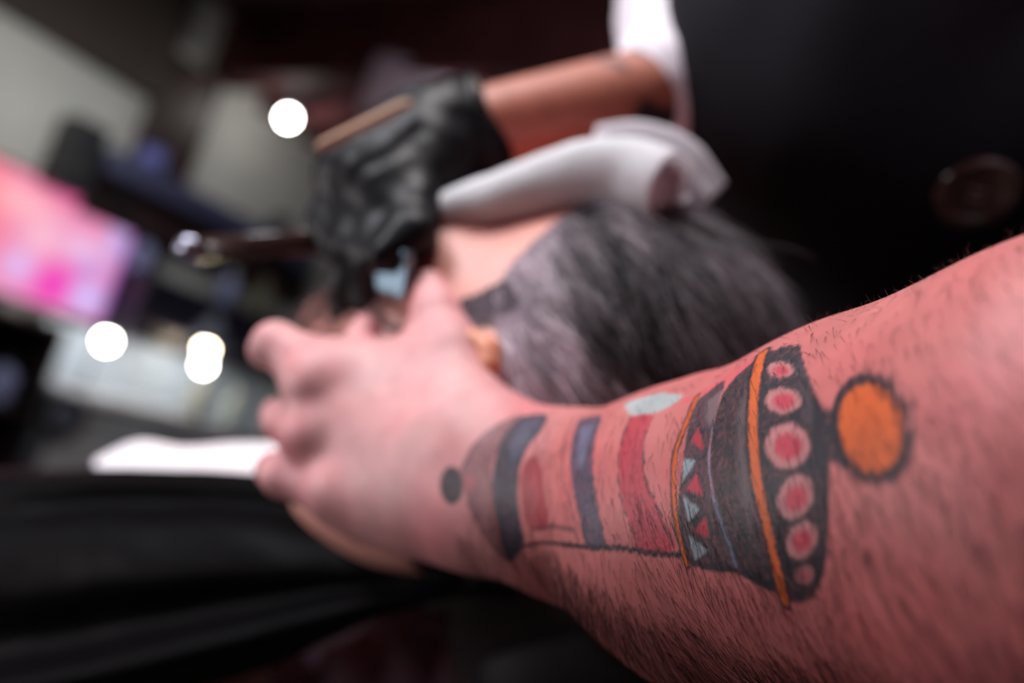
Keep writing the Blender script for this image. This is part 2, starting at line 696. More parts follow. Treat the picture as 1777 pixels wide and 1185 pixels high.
MB().lathe(rm(sa, WALL + .15, 1.98), EZ, [(.001, 0), (.045, .012), (.062, .05), (.062, .09), (.04, .125), (.001, .135)], 24).build('speaker_body', BLACK, t, True)
t.name = 'round_speaker'
sa, sz = on_left(128, 265, .12)
t = thing('wall_speaker', 'tall black loudspeaker on the grey wall above the television', 'speaker', rm(sa, WALL, sz))
slab('speaker_box', BLACK, sa - .085, sa + .085, WALL + .05, WALL + .22, sz - .19, sz + .15, t, .012)
slab('wall_bracket', BLACK, sa - .02, sa + .02, WALL, WALL + .0499, sz - .05, sz + .02, t)
for dz, r in ((-.08, .06), (.07, .03)):
    MB().lathe(rm(sa, WALL + .2205, sz + dz), E2, [(r, 0), (r * .95, .004), (r * .6, -.0), (.001, .003)], 20).build('speaker_cone', material('speaker_cone_grey', (40, 40, 44), rough=.6), t, True)

# television
tv = thing('television', 'wall television showing a bright pink and violet picture', 'television', rm(1.8, WALL, 1.45))
slab('tv_body', BLACK, 1.27, 2.265, WALL + .04, WALL + .085, 1.175, 1.745, tv, .008)
slab('wall_mount', BLACK, 1.65, 1.9, WALL, WALL + .0399, 1.35, 1.55, tv)
scr = bpy.data.materials.new('tv_picture')
scr.use_nodes = True
nt = scr.node_tree
for q in list(nt.nodes):
    nt.nodes.remove(q)
out = nt.nodes.new('ShaderNodeOutputMaterial')
em = nt.nodes.new('ShaderNodeEmission')
at_ = nt.nodes.new('ShaderNodeAttribute')
at_.attribute_name = 'Col'
em.inputs['Strength'].default_value = 0.95
nt.links.new(at_.outputs['Color'], em.inputs['Color'])
nt.links.new(em.outputs[0], out.inputs[0])
na, nz = 60, 36
ga, gz = np.meshgrid(np.linspace(1.285, 2.25, na), np.linspace(1.19, 1.73, nz), indexing='ij')
V = rm(0, 0, 0) + ga.ravel()[:, None] * E1 + (WALL + .0865) * E2 + gz.ravel()[:, None] * EZ
pic = np.repeat(lin((228, 142, 182))[None], na * nz, 0)
A_, Z_ = ga.ravel(), gz.ravel()


def blob(a, z, ra, rz, col, w=1.0):
    global pic
    k = np.clip(np.exp(-(((A_ - a) / ra) ** 2 + ((Z_ - z) / rz) ** 2)) * w, 0, 1)[:, None]
    pic = pic * (1 - k) + lin(col) * k


blob(1.5, 1.5, .16, .3, (255, 96, 76), .95)
blob(1.72, 1.62, .16, .10, (255, 190, 195), .8)
blob(1.95, 1.70, .3, .05, (226, 70, 140), .8)
blob(1.98, 1.30, .13, .11, (236, 40, 178), 1.0)
blob(1.80, 1.33, .07, .07, (216, 190, 245), .9)
blob(2.14, 1.29, .08, .07, (196, 196, 255), 1.0)
blob(2.18, 1.60, .05, .10, (186, 176, 235), 1.0)
blob(2.04, 1.50, .10, .06, (236, 196, 232), .9)
blob(2.10, 1.43, .07, .05, (180, 150, 225), .8)
blob(2.25, 1.40, .03, .4, (120, 80, 200), .7)
blob(1.85, 1.48, .08, .08, (250, 200, 215), .7)
mesh_np('tv_screen', V, grid_faces(na, nz), scr, tv, False, pic)

# white washing counter with backsplash
ctr = thing('washing_counter', 'white counter with white tiled backsplash under the dark wall cabinet', 'counter', rm(2.75, WALL, 0))
slab('backsplash', WHITE, 2.0, 3.44, WALL + .071, WALL + .085, .80, 1.15, ctr, .003)
slab('worktop', material('white_worktop', (228, 232, 238), rough=.25), 1.98, 3.445, WALL + .0865, WALL + .50, .84, .88, ctr, .006)
for i in range(4):
    a = 2.0 + .36 * i
    d = slab('door', material('grey_white_front', (176, 182, 188), rough=.35), a, a + .35, WALL + .45, WALL + .468, .12, .82, ctr, .005)
    MB().tube([rm(a + .1, WALL + .475, .76), rm(a + .12, WALL + .486, .76), rm(a + .27, WALL + .486, .76), rm(a + .29, WALL + .475, .76)], .005, 8).build('handle', material('counter_steel', (130, 130, 135), rough=.3, metal=1), d, True)
slab('cabinet_body', material('grey_carcass', (120, 124, 130), rough=.5), 2.0, 3.44, WALL + .0865, WALL + .449, .0, .838, ctr)
t = thing('shampoo_basin', 'round dark basin ring on the white counter near the dark shelves', 'basin', rm(2.3, WALL + .3, .88))
ba, bz_ = on_left(112, 722, .52)
cpt = rm(ba, WALL + .522, bz_)
MB().tube([cpt + (E1 * math.cos(q) + EZ * math.sin(q)) * .085 for q in np.linspace(0, 2 * math.pi, 25)], .017, 10).build('basin_ring', BLACK, t, True)
MB().lathe(cpt - E2 * .005, E2, [(.084, 0), (.08, .004), (.001, .006)], 24).build('glass', material('basin_glass', (96, 104, 120), rough=.1), t, True)
t.name = 'hand_mirror'
t['label'] = 'round mirror in a thick black ring hung on the front of the white counter'
t['category'] = 'mirror'
bottle('shampoo_bottle', 'wider cream bottle on the front edge of the white counter', CREAM, CREAM, 325, 745, .20, .055, b=WALL + .44, base=.881)
bottle('shampoo_bottle', 'slimmer pale green bottle on the white counter beside the wider cream one', material('pale_green_plastic', (188, 204, 196), rough=.4), CREAM, 392, 745, .19, .048, b=WALL + .44, base=.881)

# dark shelving under the television
sh_ = thing('dark_shelving', 'dark brown open shelving under the television', 'shelf', rm(1.7, WALL, 0))
DB = material('dark_brown_board', (34, 25, 24), rough=.5)
for a in (1.26, 1.96):
    slab('side_panel', DB, a - .012, a + .012, WALL, WALL + .35, 0, 1.13, sh_, .003)
for z in (.08, .40, .72, 1.11):
    slab('shelf_board', DB, 1.273, 1.947, WALL + .014, WALL + .35, z - .012, z + .012, sh_, .003)
slab('back_panel', DB, 1.273, 1.947, WALL, WALL + .013, .0, 1.12, sh_)
bottle('lotion_bottle', 'blue bottle on the upper board of the dark shelving', PBLUE, BLACK, 12, 650, .20, .055, b=WALL + .2, base=.733, amax=1.86)
bottle('lotion_bottle', 'violet blue bottle on the lower board of the dark shelving', material('violet_plastic', (110, 110, 165), rough=.4), BLACK, 20, 730, .20, .055, b=WALL + .2, base=.413, amax=1.84)

# lamps
GLOW = material('lamp_glow', (255, 250, 240), emit=(255, 252, 246), estr=55)
GLOWW = material('warm_lamp_glow', (255, 214, 160), emit=(255, 232, 200), estr=42)
LAMPM = material('lamp_metal', (60, 58, 66), rough=.4)


def sphere(c, r, n=20):
    return MB().lathe(c, EZ, [(r * math.sin(q), -r * math.cos(q)) for q in np.linspace(0.03, math.pi - .03, 14)], n)


def spot_lamp(label, p, top, r=.033):
    t = thing('spot_lamp', label, 'lamp', p)
    sphere(p, r).build('bulb', GLOW, t, True)
    MB().lathe(p + EZ * (r * .8), EZ, [(.014, 0), (.05, .01), (.05, .09), (.02, .10), (.001, .101)], 20).build('housing', LAMPM, t, True)
    if top:
        MB().tube([p + EZ * (r + .09), (p[0], p[1], top)], .007, 8).build('stem', LAMPM, t, True)
    return t


p = CAM + ray(500, 205) * 4.25
spot_lamp('bright white spot lamp hanging below the ceiling beams, by the black glove', p, CEIL)
p = CAM + ray(185, 592) * 3.72
t = spot_lamp('bright white bulb lamp on the counter below the television corner', p, None)
MB().tube([p + EZ * .11, p + EZ * .13 - E2 * .04, (p - E2 * .06) * np.array([1, 1, 0]) + EZ * .8805], .006, 8).build('stem', LAMPM, t, True)
MB().lathe((p - E2 * .06) * np.array([1, 1, 0]) + EZ * .8805, EZ, [(.05, 0), (.05, .008), (.01, .014)], 20).build('base', LAMPM, t, True)
p = CAM + ray(357, 606) * 4.05
t = thing('bracket_lamp', 'bracket lamp with grey conical shade and glowing warm bulb before the dark cabinet', 'lamp', p)
sphere(p, .030).build('bulb', GLOWW, t, True)
MB().lathe(p + EZ * .02, EZ, [(.105, 0), (.108, .002), (.06, .085), (.022, .15), (.016, .17), (.001, .171), (.012, .165), (.018, .145), (.055, .083), (.103, .002)], 28).build('lamp_shade', material('shade_grey', (120, 126, 140), rough=.4), t, True)
MB().tube([p + EZ * .18, p + EZ * .21, rm(p @ E1, WALL + .2975, p[2] + .215)], .005, 8).build('bracket_arm', BLACK, t, True)
MB().lathe(p + EZ * .024, EZ, [(.014, 0), (.014, .06), (.01, .1)], 12).build('socket', LAMPM, t, True)
p2 = CAM + ray(353, 634) * 4.2  # added globe stands in for the bracket bulb's reflection on the counter
t = thing('bulb_reflection', 'small white glowing globe standing in for the reflection of the lamp with the conical shade', 'lamp', p2)
sphere(p2, .028).build('bulb', GLOW, t, True)
MB().tube([p2 - EZ * .027, (p2[0], p2[1], .8815)], .006, 8).build('stem', LAMPM, t, True)
MB().lathe((p2[0], p2[1], .8815), EZ, [(.045, 0), (.045, .008), (.01, .014)], 20).build('base', LAMPM, t, True)
t.name = 'reflection_globe'

# made-up hanging box standing in for a lit patch of wall behind the glove
GM = material('mauve_grey_box', (188, 166, 176), rough=.5)
pa = CAM + ray(760, 180) * 3.6
patch_box = thing('lit_patch_box', 'mauve grey box added in place of a lit wall patch beyond the black glove', 'box', pa)
xa = nrm(E2 + .25 * E1)
ya = np.cross(EZ, xa)
MB().box(pa, xa, ya, EZ, .62, .30, .30, .03).build('case', GM, patch_box)
for i in range(5):
    MB().box(pa - ya * -.152 * (1 if (ya @ fwd) < 0 else -1) + EZ * (-.10 + .05 * i), xa, ya, EZ, .5, .006, .022, .002).build('slat', GM, patch_box)
for s in (-1, 1):
    MB().tube([pa + xa * .2 * s + EZ * .15, (pa[0] + xa[0] * .2 * s, pa[1] + xa[1] * .2 * s, CEIL)], .01, 8).build('hanger', BLACK, patch_box, True)
# ------------------------------------------------------------------ the barber
SKIN = material('barber_skin', attr='Col', rough=0.52, noise=0.10, nscale=90, bump=0.22, bscale=1100, bdist=0.0005, sss=0.3, spec=.55)
VEST = material('navy_wool', (13, 13, 20), rough=0.8, noise=0.2, nscale=300, bump=0.3, bscale=1500, bdist=0.0006, spec=0.2)
SHIRT = material('white_cotton', (235, 228, 236), rough=0.8, bump=0.25, bscale=500, bdist=0.0008)
GLOVE = material('black_latex', (11, 11, 15), rough=0.45, bump=0.1, bscale=120, bdist=0.002, spec=.22)
TOWEL = material('white_terry', (244, 238, 250), rough=0.95, bump=0.8, bscale=900, bdist=0.0015, sheen=0.2, sss=.7)
TOWEL.node_tree.nodes['Principled BSDF'].inputs['Subsurface Radius'].default_value = (1, .9, 1)
TOWEL.node_tree.nodes['Principled BSDF'].inputs['Subsurface Scale'].default_value = .02
HAIRM = material('hair_strands', attr='Col', rough=0.45, spec=.35)
ARMHAIR = material('arm_hair', (26, 14, 14), rough=0.45)

barber = thing('person', 'barber in dark navy vest with rolled white sleeves, lighthouse tattoo on the near forearm', 'person', (0.25, 0.45, 0.0))

# axis of the near forearm, wrist to elbow
FA_PIX = [(835, 826, .300), (985, 872, .277), (1235, 922, .243), (1560, 895, .203), (1950, 890, .163), (2450, 980, .135)]
FA = np.array([at(*p) for p in FA_PIX])
FA_R = [.0262, .0295, .0442, .0502, .0570, .048]
VW = nrm(at(900, 850, 1.0) - CAM)
near = []
fls = [0.74, 0.84, 0.95, 1.0, 1.0]
for i in range(len(FA) - 1):
    near.append(cone(FA[i], FA[i + 1], FA_R[i], FA_R[i + 1], 0.014, (VW, fls[i])))
# carpus, palm and knuckles
near += [
    cone(at(835, 826, .300), at(755, 800, .313), .0265, .026, 0.02, (VW, 0.72)),
    cone(at(760, 770, .316), at(615, 650, .345), .0165, .0135, 0.014),
    cone(at(740, 800, .316), at(545, 668, .341), .0165, .0130, 0.014),
    cone(at(730, 835, .315), at(540, 752, .334), .0160, .0120, 0.014),
    cone(at(740, 870, .312), at(590, 852, .324), .0160, .0118, 0.014),
    cone(at(800, 890, .302), at(640, 880, .318), .0160, .0110, 0.016),
    # thumb with its ball and the web
    cone(at(815, 752, .308), at(782, 615, .335), .0165, .0128, 0.016),
    cone(at(782, 615, .335), at(758, 545, .347), .0125, .0108, 0.006),
    cone(at(758, 545, .347), at(745, 497, .357), .0108, .0080, 0.004),
    cone(at(720, 690, .333), at(770, 640, .337), .012, .011, 0.02),
    cone(at(640, 650, .345), at(735, 645, .340), .0095, .0100, 0.02),
    # index finger reaching over the jaw
    cone(at(615, 640, .345), at(634, 580, .360), .0105, .0078, 0.005),
    cone(at(634, 580, .360), at(638, 560, .372), .0072, .0058, 0.003),
    # middle finger
    cone(at(560, 645, .341), at(480, 600, .352), .0128, .0106, 0.010),
    cone(at(478, 600, .352), at(466, 607, .374), .0100, .0086, 0.004),
    cone(at(466, 607, .374), at(492, 610, .392), .0086, .0070, 0.004),
    # ring finger
    cone(at(545, 752, .334), at(496, 733, .348), .0112, .0095, 0.006),
    cone(at(496, 733, .348), at(485, 722, .368), .0092, .0082, 0.004),
    cone(at(485, 722, .368), at(505, 715, .386), .0080, .0066, 0.004),
    # little finger
    cone(at(590, 852, .324), at(492, 826, .337), .0110, .0090, 0.008),
    cone(at(492, 826, .337), at(474, 815, .356), .0088, .0076, 0.004),
    cone(at(474, 815, .356), at(490, 800, .372), .0074, .0060, 0.004),
]
# knuckle heads and extensor ridges
for q in [(612, 648, .337, .0085), (542, 668, .332, .0085), (540, 752, .326, .008), (590, 850, .317, .0078)]:
    near.append(ball(at(*q[:3]), np.eye(3), [q[3]] * 3, 0.010))
near.append(ball(at(845, 900, .288), np.eye(3), [.010] * 3, 0.02))   # ulna head
Vn, Fn = solid(near, 0.0014)
Vn = relax(Vn, Fn, 3)
Vn, Fn = split4(Vn, Fn)
Vn = relax(Vn, Fn, 3)
Nn = vnormals(Vn, Fn)

# arm coordinates: s along the axis in metres from the wrist, th around it (0 faces the viewer's side, + towards the thumb)
AX = spline(np.concatenate([FA]), 400)
AXS = np.concatenate([[0], np.cumsum(np.linalg.norm(np.diff(AX, axis=0), axis=1))])
AXT = np.gradient(AX, axis=0)
AXT /= np.linalg.norm(AXT, axis=1)[:, None]


def arm_coords(X):
    i = np.zeros(len(X), int)
    for a in range(0, len(X), 20000):
        d = ((X[a:a + 20000, None, :] - AX[None, ::4, :]) ** 2).sum(2)
        i[a:a + 20000] = np.argmin(d, 1) * 4
    T = AXT[i]
    ds = ((X - AX[i]) * T).sum(1)
    s = AXS[i] + ds
    p = X - AX[i] - T * ds[:, None]
    n = -VW - T * (-(T @ VW))[:, None]
    n /= np.linalg.norm(n, axis=1)[:, None]
    b = np.cross(n, T)
    return s, np.arctan2((p * b).sum(1), (p * n).sum(1)), np.linalg.norm(p, axis=1)


base = lin((183, 101, 99))
pale = lin((216, 154, 154))
mott = vnoise(Vn, 60, 1)[:, None]
hand_k = np.clip(1 - (arm_coords(Vn)[0] + .01) / .06, 0, 1)[:, None]
cols = (base * (1 - hand_k) + pale * hand_k) * (0.88 + 0.24 * mott)
red = np.clip((vnoise(Vn, 45, 2, 4)[:, None] - .5) * 1.6 + .5, 0, 1)
cols = cols * (1 + (red - 0.5) * np.array([0.05, -0.30, -0.22]))
cols_near = cols
near_s, near_th, near_r = arm_coords(Vn)
# ------------------------------------------------------------------ the lighthouse tattoo, drawn on the skin in arm coordinates
# each piece: kind (p filled outline, l line), colour, strength, softness mm, width mm, points (mm along the arm, mm around it)
TATTOO = [
    ('p',(150,172,172),0.85,0.8,0,[(72.6,33.5),(74.3,36.5),(105.4,40.8),(103.7,35.9),(90.3,30.2),(80.3,29.3)]),
    ('p',(196,84,92),0.75,1.2,0,[(107.6,38.6),(123.7,41.8),(134.4,44.1),(136.9,37.2),(121.5,38.7),(111.9,36.9)]),
    ('p',(72,37,48),0.682,1.0,0,[(9.2,0.0),(10.6,14.6),(15.0,27.5),(20.1,37.3),(22.8,22.1),(22.5,10.0),(24.8,0.8),(30.2,-15.0),(34.4,-24.2),(35.8,-33.4),(28.7,-29.5),(22.7,-22.2),(16.4,-14.6)]),
    ('p',(168,84,92),0.6,0.8,0,[(17.9,-4.9),(18.3,-7.1),(17.9,-9.2),(16.8,-10.7),(15.5,-11.3),(14.2,-10.7),(12.9,-9.5),(12.0,-7.4),(11.7,-5.0),(11.9,-2.8),(12.8,-1.2),(14.1,-0.9),(15.6,-1.3),(17.0,-2.9)]),
    ('p',(120,64,74),0.5,0.8,0,[(24.9,-15.4),(24.8,-17.1),(24.2,-18.8),(23.1,-20.1),(21.8,-20.7),(20.9,-20.5),(19.9,-19.4),(19.5,-18.0),(19.4,-16.2),(19.9,-14.5),(20.9,-13.2),(22.1,-12.9),(23.4,-12.9),(24.4,-13.8)]),
    ('l',(41,32,43),0.8250000000000001,0.7,0.9,[(10.2,0.4),(10.6,14.6),(14.7,27.9),(20.6,37.4)]),
    ('l',(41,32,43),0.8800000000000001,0.7,0.9,[(16.4,-14.6),(22.7,-22.8),(28.7,-29.5),(35.8,-33.4)]),
    ('p',(30,28,37),1.0,0.9,0,[(12.7,-7.5),(13.2,-10.9),(12.8,-14.3),(11.4,-16.7),(9.7,-18.2),(7.8,-18.2),(5.8,-16.8),(4.1,-14.4),(3.0,-11.2),(2.5,-7.2),(2.8,-4.0),(3.7,-1.3),(5.4,-0.0),(7.3,-0.0),(9.4,-1.4),(11.3,-4.3)]),
    ('p',(37,36,51),1.0,0.8,0,[(21.2,36.4),(32.7,40.1),(37.3,29.5),(36.0,20.9),(35.9,11.3),(38.4,-1.1),(41.5,-12.9),(43.0,-21.7),(35.8,-33.4),(32.8,-25.0),(30.0,-15.2),(26.5,-5.6),(24.1,5.4),(21.2,20.4)]),
    ('p',(72,70,96),0.55,1.4,0,[(24.1,33.8),(32.9,36.9),(34.6,24.6),(32.9,12.8),(33.3,3.6),(29.4,11.9),(25.7,24.1)]),
    ('l',(170,86,58),0.6,0.5,0.8,[(25.5,-4.7),(29.8,-15.3),(32.8,-22.9)]),
    ('p',(146,30,44),0.85,0.5,0,[(39.9,16.8),(45.2,10.7),(49.7,1.3),(55.0,-9.5),(45.6,-14.0),(41.3,-6.7),(38.6,3.3),(37.4,11.8)]),
    ('l',(190,96,44),0.6,0.4,0.5,[(38.2,5.3),(41.3,-6.7),(45.8,-19.5)]),
    ('p',(51,58,79),0.902,0.6,0,[(50.5,31.7),(50.0,36.6),(63.0,30.9),(66.7,21.5),(71.4,12.8),(76.9,5.6),(81.7,-0.5),(84.5,-5.4),(76.4,-8.3),(71.4,-2.0),(65.7,4.3),(59.4,12.5),(53.4,24.2)]),
    ('p',(112,122,150),0.45,1.0,0,[(55.0,28.4),(62.0,27.2),(65.5,17.2),(66.7,11.0),(62.3,14.1)]),
    ('l',(39,34,46),0.8250000000000001,0.4,0.6,[(46.7,37.1),(49.2,25.2),(58.0,7.4),(66.3,-0.6),(72.4,-9.1)]),
    ('l',(39,34,46),0.66,0.4,0.5,[(67.0,21.5),(71.6,12.8),(77.2,5.6),(82.0,-0.4),(84.8,-5.3)]),
    ('p',(164,34,56),0.85,0.5,0,[(81.5,28.7),(96.5,31.2),(96.9,25.0),(99.0,18.6),(102.0,14.5),(106.8,10.2),(112.3,3.8),(109.9,1.6),(98.2,-1.4),(95.7,2.9),(91.2,6.5),(87.2,12.7),(82.8,19.7)]),
    ('l',(37,30,41),0.935,0.35,0.6,[(81.3,28.9),(82.8,19.7),(86.6,12.6),(91.1,6.5),(95.7,2.9),(98.1,-1.3)]),
    ('l',(37,30,41),0.935,0.35,0.7,[(96.3,26.1),(99.3,18.5),(102.0,14.5),(106.6,10.2),(111.5,2.8)]),
    ('l',(60,34,43),0.66,0.3,0.4,[(100.1,15.3),(99.5,8.6),(98.4,0.7)]),
    ('l',(25,22,30),1.0,0.35,1.3,[(37.4,-27.3),(45.1,-21.4),(58.2,-14.0),(80.5,-7.1),(98.0,-1.6),(113.1,1.1),(117.5,0.2),(131.4,-0.6),(137.4,-2.5),(143.9,-5.3)]),
    ('l',(34,29,39),0.77,0.8,1.2,[(46.1,-14.3),(57.7,-8.5),(68.5,-6.1)]),
    ('p',(53,46,55),0.935,0.5,0,[(118.1,37.4),(127.5,40.1),(128.8,27.6),(128.2,21.1),(129.6,13.1),(131.9,6.2),(134.4,-0.5),(116.1,-0.1),(115.0,6.5),(116.1,14.6),(117.6,22.7),(117.2,30.1)]),
    ('p',(150,130,132),0.35,1.2,0,[(122.9,34.9),(129.6,36.6),(128.5,28.4),(125.8,28.3)]),
    ('p',(168,50,64),0.95,0.3,0,[(119.9,25.0),(122.7,28.4),(126.6,21.7)]),
    ('p',(168,50,64),0.95,0.3,0,[(119.1,14.7),(123.8,17.8),(125.8,13.0)]),
    ('p',(168,50,64),0.95,0.3,0,[(120.8,6.5),(126.5,9.1),(126.6,4.9)]),
    ('p',(138,152,158),0.85,0.4,0,[(117.4,21.3),(123.7,20.2),(117.6,15.8)]),
    ('p',(138,152,158),0.85,0.4,0,[(117.7,13.4),(124.5,10.6),(119.0,8.1)]),
    ('p',(138,152,158),0.85,0.4,0,[(118.3,5.5),(124.9,2.9),(118.9,0.7)]),
    ('l',(29,25,32),0.8800000000000001,0.25,0.4,[(116.1,14.6),(123.7,17.9),(126.6,12.5),(119.0,13.8),(124.8,10.6),(119.0,7.9),(126.9,9.2),(127.0,4.7),(119.7,6.1),(125.3,2.8),(119.2,0.5)]),
    ('l',(29,25,32),0.8800000000000001,0.25,0.4,[(116.8,21.9),(122.1,28.7),(127.2,21.4),(123.4,20.1),(117.1,15.5)]),
    ('p',(37,34,41),0.9680000000000001,0.6,0,[(139.5,43.7),(140.6,32.8),(141.2,23.7),(142.7,15.2),(143.9,7.1),(144.9,0.1),(146.1,-6.7),(134.2,-0.8),(131.2,5.3),(130.1,13.1),(128.9,20.9),(129.0,27.5),(130.7,37.5)]),
    ('p',(101,86,89),0.6050000000000001,1.6,0,[(139.0,33.6),(137.9,26.8),(138.8,19.0),(139.8,11.2),(141.8,1.7),(143.1,7.3),(141.9,15.4),(140.5,24.0),(140.6,31.6)]),
    ('l',(120,126,150),0.75,0.4,0.8,[(128.3,21.3),(129.1,15.4),(130.8,9.6),(133.0,4.0),(133.7,0.0)]),
    ('l',(120,126,150),0.5,0.4,0.5,[(128.8,27.6),(128.3,21.3)]),
    ('l',(29,25,32),0.9900000000000001,0.3,2.8499999999999996,[(116.3,38.3),(115.8,30.5),(113.5,22.8),(113.6,14.5),(114.3,6.3),(115.3,-0.2)]),
    ('l',(192,88,34),0.95,0.3,1.5,[(116.3,38.3),(115.8,30.5),(113.5,22.8),(113.6,14.5),(114.3,6.3),(115.3,-0.2)]),
    ('l',(25,24,32),1.0,0.3,4.6,[(138.0,44.0),(141.7,30.1),(143.4,21.6),(144.8,13.0),(146.5,5.4),(147.4,-1.6),(147.5,-7.5)]),
    ('l',(198,90,36),0.97,0.25,2.7,[(138.0,44.0),(141.7,30.1),(143.4,21.6),(144.8,13.0),(146.5,5.4),(147.4,-1.6),(147.5,-7.5)]),
    ('p',(30,29,37),1.0,0.5,0,[(140.5,42.9),(147.0,40.5),(156.1,32.5),(164.0,25.2),(168.9,18.2),(171.9,11.7),(171.5,5.5),(169.0,-1.0),(162.0,-6.6),(152.5,-8.8),(148.8,-8.1),(149.1,-2.0),(148.0,4.9),(146.5,12.2),(144.5,21.2),(143.1,29.3)]),
    ('p',(72,65,72),0.6050000000000001,1.6,0,[(153.2,33.6),(163.4,25.4),(167.7,18.4),(162.7,19.9),(157.8,26.2)]),
    ('p',(196,128,128),0.75,0.7,0,[(152.8,31.0),(152.8,30.5),(152.4,30.0),(151.5,29.6),(149.7,29.6),(148.4,30.3),(147.0,31.0),(145.8,31.7),(144.7,33.2),(143.7,34.2),(143.2,35.2),(143.2,36.1),(143.3,36.6),(144.0,36.6),(145.1,36.5),(146.3,35.5),(147.6,34.9),(149.0,33.7),(150.4,32.6),(152.1,31.8)]),
    ('p',(178,44,66),0.9,0.8,0,[(150.4,31.1),(150.4,30.8),(150.2,30.5),(149.8,30.3),(149.2,30.4),(148.3,31.1),(147.4,31.5),(146.5,31.9),(145.9,32.7),(145.6,33.5),(145.2,34.0),(145.1,34.6),(145.3,34.8),(145.7,34.9),(146.2,34.5),(147.1,34.1),(148.0,33.7),(148.7,32.7),(149.3,32.1),(149.9,31.6)]),
    ('l',(25,24,30),0.77,0.4,0.5,[(153.8,31.0),(153.5,30.3),(153.1,29.8),(151.9,29.4),(150.1,29.2),(148.5,30.1),(146.9,30.7),(145.7,31.9),(144.3,33.0),(143.3,34.2),(142.8,35.5),(142.6,36.5),(142.9,37.2),(143.6,37.0),(144.7,37.0),(146.1,36.1),(147.7,35.2),(149.2,33.6),(150.7,32.7),(152.7,31.9),(153.8,31.0)]),
    ('p',(196,128,128),0.75,0.7,0,[(160.5,23.7),(160.5,22.8),(159.7,22.3),(158.0,22.0),(156.2,21.7),(153.3,21.7),(150.5,21.9),(148.6,22.8),(147.0,24.2),(146.1,25.3),(145.6,26.7),(145.7,27.6),(146.0,28.0),(147.1,28.1),(148.5,27.9),(150.3,27.2),(153.1,26.9),(155.8,26.2),(158.3,25.4),(159.9,24.5)]),
    ('p',(178,44,66),0.9,0.8,0,[(157.7,23.8),(157.6,23.4),(157.3,23.1),(156.1,22.7),(155.0,22.7),(153.3,22.6),(151.2,22.8),(149.9,23.0),(149.0,23.7),(148.3,24.8),(147.9,25.4),(147.9,26.0),(148.4,26.2),(149.0,26.0),(149.8,25.9),(151.7,25.9),(153.3,25.7),(155.0,25.4),(156.1,24.9),(157.3,24.3)]),
    ('l',(25,24,30),0.77,0.4,0.5,[(161.1,23.6),(161.2,22.7),(160.6,22.0),(158.7,21.5),(156.6,21.3),(153.6,21.4),(150.4,21.6),(148.2,23.0),(146.7,24.0),(145.6,25.7),(145.0,27.0),(145.1,28.0),(145.5,28.7),(146.6,28.6),(148.2,28.5),(150.2,27.7),(153.2,27.2),(156.2,26.6),(158.9,25.6),(160.5,24.5),(161.1,23.6)]),
    ('p',(196,128,128),0.75,0.7,0,[(165.8,15.0),(165.5,13.9),(164.6,13.0),(162.7,12.5),(160.2,12.1),(157.5,12.0),(154.2,12.2),(150.6,12.8),(148.9,13.9),(147.7,15.6),(147.1,17.1),(147.5,18.3),(148.2,19.2),(149.7,19.4),(152.7,19.8),(155.9,19.9),(159.1,19.6),(162.0,18.6),(163.7,17.5),(165.2,16.3)]),
    ('p',(178,44,66),0.9,0.8,0,[(163.0,15.3),(162.8,14.7),(162.1,14.1),(160.9,13.7),(159.5,13.6),(157.6,13.4),(155.6,13.6),(153.7,14.1),(152.2,14.5),(151.1,15.1),(150.5,15.9),(150.8,16.6),(151.6,17.3),(152.8,17.7),(155.1,18.0),(157.0,18.0),(158.4,17.8),(160.4,17.3),(161.9,16.7),(162.7,16.0)]),
    ('l',(25,24,30),0.77,0.4,0.5,[(166.6,15.0),(166.3,13.7),(165.2,12.8),(163.2,12.1),(160.5,11.7),(157.4,11.7),(153.8,11.9),(150.2,12.4),(148.2,14.2),(147.0,15.7),(146.5,17.2),(146.7,18.6),(147.5,19.7),(149.3,20.0),(152.1,20.3),(155.7,20.5),(159.3,20.0),(162.3,19.0),(164.6,17.7),(165.9,16.3),(166.6,15.0)]),
    ('p',(196,128,128),0.75,0.7,0,[(165.9,6.1),(164.6,5.3),(162.3,4.6),(160.2,4.3),(157.5,4.1),(155.1,4.3),(153.3,4.7),(152.2,5.6),(152.0,6.5),(152.3,7.6),(153.8,8.8),(155.5,9.8),(157.8,10.5),(160.2,10.9),(162.7,10.8),(164.4,10.5),(166.0,9.9),(167.0,8.9),(167.2,7.9),(167.0,7.0)]),
    ('p',(178,44,66),0.9,0.8,0,[(164.3,6.5),(163.3,6.1),(162.2,5.7),(160.8,5.5),(158.8,5.5),(157.8,5.6),(156.7,5.9),(156.1,6.4),(155.6,7.0),(155.6,7.6),(156.5,8.2),(157.4,8.8),(158.8,9.1),(160.4,9.3),(161.7,9.3),(163.0,9.2),(164.2,8.7),(164.7,8.2),(165.1,7.6),(165.0,7.1)]),
    ('l',(25,24,30),0.77,0.4,0.5,[(166.7,5.9),(165.0,4.9),(162.4,4.4),(160.0,3.9),(157.3,3.7),(154.7,3.9),(152.3,4.4),(150.5,5.1),(150.4,6.2),(150.9,7.6),(152.6,8.9),(155.0,9.9),(157.6,10.8),(160.1,11.3),(162.8,11.2),(164.8,10.9),(166.6,10.1),(167.8,9.1),(167.9,8.0),(167.7,6.9),(166.7,5.9)]),
    ('p',(196,128,128),0.75,0.7,0,[(165.5,0.2),(164.0,-0.6),(162.1,-1.2),(160.1,-1.6),(157.7,-1.8),(155.6,-1.6),(154.5,-1.3),(153.9,-0.5),(153.3,0.2),(154.5,1.1),(155.5,2.1),(157.4,2.9),(159.7,3.6),(161.3,3.9),(163.4,4.0),(165.2,3.7),(166.1,3.3),(166.8,2.5),(167.2,1.7),(166.5,1.0)]),
